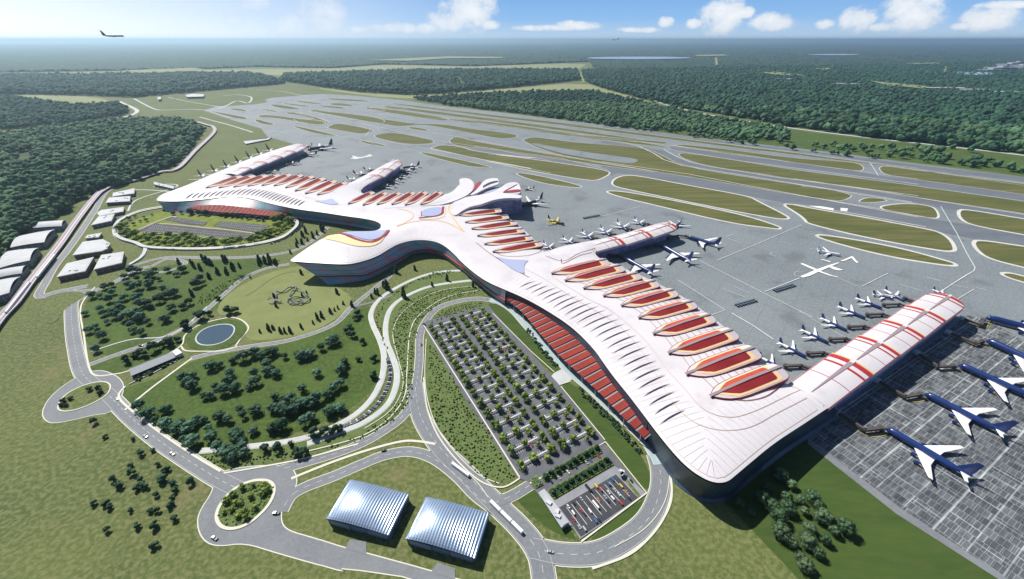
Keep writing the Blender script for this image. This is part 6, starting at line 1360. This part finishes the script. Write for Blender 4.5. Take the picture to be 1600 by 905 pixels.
def vehicle(kind, col, p, rz, label, group, z=.8, s=1.05):
    o = thing(kind, (p.x, p.y, z), label, kind, group, rz); o.scale = (s, s, s)
    for nm, me, _ in car_parts(kind, col): c = bpy.data.objects.new(nm, me); COL.objects.link(c); c.parent = o
    return o
A_, B_, C_, D_ = WP(f(KF, '500,605 970,330 1155,525 680,850')); ang = math.atan2((D_ - A_).y, (D_ - A_).x)
CP = [('575,600', 'white', 'car', 'near the service building'), ('622,575', 'black', 'car', 'second in the top row'), ('683,535', 'silver', 'car', 'in the top row'), ('615,655', 'white', 'van', 'beside the service building end'), ('620,705', 'red', 'car', 'in the lowest left bay'), ('665,770', 'silver', 'car', 'near the bottom corner'), ('708,788', 'silver', 'van', 'right at the bottom corner'),
      ('680,635', 'red', 'car', 'left of the middle'), ('710,662', 'black', 'car', 'left of the middle'), ('755,640', 'white', 'van', 'left of the white coach'), ('800,588', 'white', 'coach', 'in the middle of the coach park'), ('800,722', 'blue', 'van', 'along the lower edge'), ('835,718', 'black', 'car', 'along the lower edge'), ('825,545', 'orange', 'car', 'above the middle coach'),
      ('842,462', 'red', 'van', 'by the upper edge'), ('880,520', 'silver', 'car', 'right of the middle'), ('905,555', 'black', 'car', 'right of the middle'), ('910,480', 'white', 'car', 'upper right'), ('942,533', 'white', 'van', 'right of the middle'), ('908,412', 'blue', 'van', 'at the upper right'), ('940,375', 'blue', 'van', 'at the very top'), ('958,462', 'silver', 'car', 'in the right hand bays'),
      ('995,495', 'white', 'car', 'in the right hand bays'), ('1012,432', 'yellow', 'van', 'at the right hand side'), ('1060,478', 'orange', 'car', 'by the green strip'), ('1082,537', 'black', 'car', 'near the right hand corner'), ('1012,575', 'red', 'van', 'by the lower right edge'), ('805,432', 'yellow', 'van', 'on the upper edge of the lot'), ('740,450', 'black', 'coach', 'dark, on the paving above the lot'), ('1098,388', 'black', 'car', 'on the paving at the right')]
for t, col, kd, wh in CP: vehicle(kd, col, WP(f(KF, t))[0], ang + random.uniform(-.06, .06), '%s %s in the dark coach park, %s' % (col, kd, wh), 'vehicles in the coach park', s=.98 if kd == 'car' else .8)
for t, col in [('432,392', 'black'), ('497,360', 'silver'), ('572,312', 'white'), ('635,272', 'black'), ('725,235', 'silver'), ('758,215', 'blue'), ('825,180', 'red')]:
    vehicle('car', col, WP(f(KF, t))[0], ang + .1, '%s car parked between the two hedge beds' % col, 'cars between the hedge beds')
CS = ['white', 'silver', 'white', 'black', 'white', 'blue', 'silver', 'red', 'white', 'black']
for i in range(34):
    s = i / 33; x = 225 + (880 - 225) * s; y = 272 + (330 - 272) * s; col = CS[(i * 7) % 10]
    if i % 5 == 3 or (y is None): continue
    vehicle('car', col, WP([(P7[0] + x * .2, P7[1] + y * .2)])[0], 1.15, '%s car in the line along the oval car park' % col, 'cars of the oval car park', z=.75, s=1.5)
for i, (a, b) in enumerate(rows):
    d = b - a; n_ = Vector((-d.y, d.x)).normalized()
    for k in range(3):
        if random.random() < .7:
            t = random.choice([.1, .2, .3, .5, .6, .8]); col = random.choice(CS); vehicle('car', col, a + d * t + n_ * random.choice([-3.9, 3.9]), math.atan2(n_.y, n_.x), '%s car among the tree rows of the striped car park' % col, 'cars of the striped car park', z=.6, s=1.15)
ln = resample(catmull(WP(f(AB, '606,562 610,590 594,627 564,654 530,669')), False, 8), 3.6); nn = normals(ln, False)
for i, (q, k) in enumerate(zip(ln, nn)):
    if i % 9 == 8 or i == 0: continue
    col = ['black', 'silver', 'black', 'black', 'white'][i % 5]; vehicle('car', col, q, math.atan2(k.y, k.x), '%s car between the two pale promenades' % col, 'cars of the curved line', z=.75, s=1.0)
for (x, y, dx, dy, lab) in [(228, 683, 1, 1, 'dark car on the main road west of the curved lawn'), (270, 710, 1, 1, 'dark car on the main road above the lower roundabout'), (432, 803, 1, 0, 'dark car leaving the lower roundabout'), (336, 842, 1, 1, 'dark car on the lower left rim of the roundabout road'), (663, 508, 1, 1, 'dark van at the corner of the striped car park'), (221, 541, 1, 0, 'dark car on the road through the northern lawn')]:
    a, b = P(x, y), P(x + dx * 5, y + dy * 3); vehicle('car', 'black', a, math.atan2((b - a).y, (b - a).x), lab, None, z=.6, s=1.5)
RT = [('118,545', '122,560'), ('180,626', '190,640'), ('310,729', '320,735'), ('402,735', '415,733'), ('530,742', '545,735'), ('600,708', '612,706'), ('655,600', '656,612'), ('700,708', '708,716'), ('740,755', '746,762'), ('860,868', '872,870'), ('940,862', '950,858'), ('1005,820', '1010,812'), ('1034,752', '1033,742'),
      ('656,540', '656,550'), ('700,474', '708,472'), ('300,404', '312,403'), ('420,419', '412,422'), ('250,533', '242,536'), ('480,525', '470,528'), ('900,588', '905,593'), ('870,556', '876,562'), ('960,640', '966,646'), ('340,788', '336,796'), ('470,840', '480,842'), ('90,612', '84,618')]
for i, (q0, q1) in enumerate(RT[1::4]):
    a, b = WP(f(AB, q0))[0], WP(f(AB, q1))[0]; col = CS[(i * 3) % 10]; dd = (b - a).normalized(); vehicle('car', col, a + Vector((-dd.y, dd.x)) * 2.6, math.atan2(dd.y, dd.x), '%s car driving on the access roads' % col, 'cars on the roads', z=.65, s=1.2)
# slender light masts at the far wood
for i, (x, y) in enumerate([(346, 134), (320, 136), (275, 150), (253, 147)]):
    q = P(x, y + 6); r = thing('light_mast', (q.x, q.y, 0), 'thin pale light mast before the far wood, %s' % ['farthest right of four', 'second from the right', 'third from the right', 'leftmost'][i], 'mast', 'light masts at the far wood'); mb = MB(); mb.beam((q.x, q.y, 0), (q.x, q.y, 70), 1.5, 6, r2=.8); mb.build('pole', M_steel, r); mb = MB(); mb.box((q.x, q.y, 71), (8, 2, 3), .5); mb.build('lamp_head', M_steel, r)
# far town by the lake
mbt = None
for i, (x, y, w, h) in enumerate([(1560, 107, 300, 60), (1574, 103, 260, 90), (1586, 101, 200, 110), (1592, 104, 220, 70), (1545, 110, 240, 50), (1598, 106, 160, 80)]):
    q = P(x, y + 5); r = thing('distant_block', (q.x, q.y, 0), 'hazy pale building in the far town', 'building', 'distant town buildings'); mb = MB(); mb.prism([Vector((q.x + a * w / 2, q.y + b * w / 3)) for a, b in ((-1, -1), (1, -1), (1, 1), (-1, 1))], 0, 26 + h * .5); mb.build('wall', M_bwall, r); mb = MB(); mb.box((q.x + w * .1, q.y, 26 + h * .5 + 8), (w * .3, w * .3, 16)); mb.build('roof_block', M_broof, r)
for i, (x, y, w) in enumerate([(1405, 140, 260), (1470, 143, 420), (1530, 146, 300), (1580, 150, 260), (1320, 136, 220), (1225, 128, 160)]):
    q = P(x, y + 1); r = thing('distant_shed', (q.x, q.y, 0), 'long dark shed in a far forest cutting', 'building', 'distant sheds in the forest'); mb = MB(); mb.prism([Vector((q.x + a * w / 2, q.y + b * 40 + a * -18)) for a, b in ((-1, -1), (1, -1), (1, 1), (-1, 1))], 0, 34); mb.build('wall', M_hwall, r); mb = MB(); mb.prism([Vector((q.x + a * w / 2.1, q.y + b * 36 + a * -18)) for a, b in ((-1, -1), (1, -1), (1, 1), (-1, 1))], 34, 37); mb.build('roof', M_broof, r)
# ------------------------------------------------------------------ haze: one even body of air
def haze():
    x0, x1, y0, y1, z0, z1 = -58000, 58000, -2500, 75000, -1.0, 470.0
    mb = MB(); mb.add([(x0, y0, z0), (x1, y0, z0), (x1, y1, z0), (x0, y1, z0), (x0, y0, z1), (x1, y0, z1), (x1, y1, z1), (x0, y1, z1)], [(3, 2, 1, 0), (4, 5, 6, 7), (0, 1, 5, 4), (1, 2, 6, 5), (2, 3, 7, 6), (3, 0, 4, 7)])
    m = bpy.data.materials.new('haze_air'); m.use_nodes = True; t = m.node_tree; t.nodes.remove(t.nodes['Principled BSDF']); v = t.nodes.new('ShaderNodeVolumePrincipled')
    v.inputs['Color'].default_value = (.58, .82, .97, 1); v.inputs['Density'].default_value = HAZE; v.inputs['Anisotropy'].default_value = .62; t.links.new(v.outputs[0], t.nodes['Material Output'].inputs['Volume'])
    o = mb.build('haze', m); tag(o, 'thin bluish air over the plain', 'haze', kind='stuff'); return o
HAZE = 4.0e-5
haze()

# ------------------------------------------------------------------ labels that single out the members of a row or cluster
def scr_x(o):
    p = o.matrix_basis.translation; dz = p.z - H; dep = p.y * math.cos(TH) - dz * math.sin(TH); return p.x / max(dep, 1)
byl = {}
for o in SC.objects:
    if o.parent is None and 'label' in o and o.get('kind') is None and o.name.split('.')[0] != 'forest_tree': byl.setdefault(o['label'], []).append(o)
for lb, os_ in byl.items():
    if len(os_) < 2: continue
    os_.sort(key=scr_x)
    for i, o in enumerate(os_):
        n = i + 1; suf = 'th' if 10 <= n % 100 <= 20 else {1: 'st', 2: 'nd', 3: 'rd'}.get(n % 10, 'th')
        o['label'] = lb + (', leftmost' if i == 0 else ', rightmost' if i == len(os_) - 1 else ', %d%s from the left' % (n, suf))
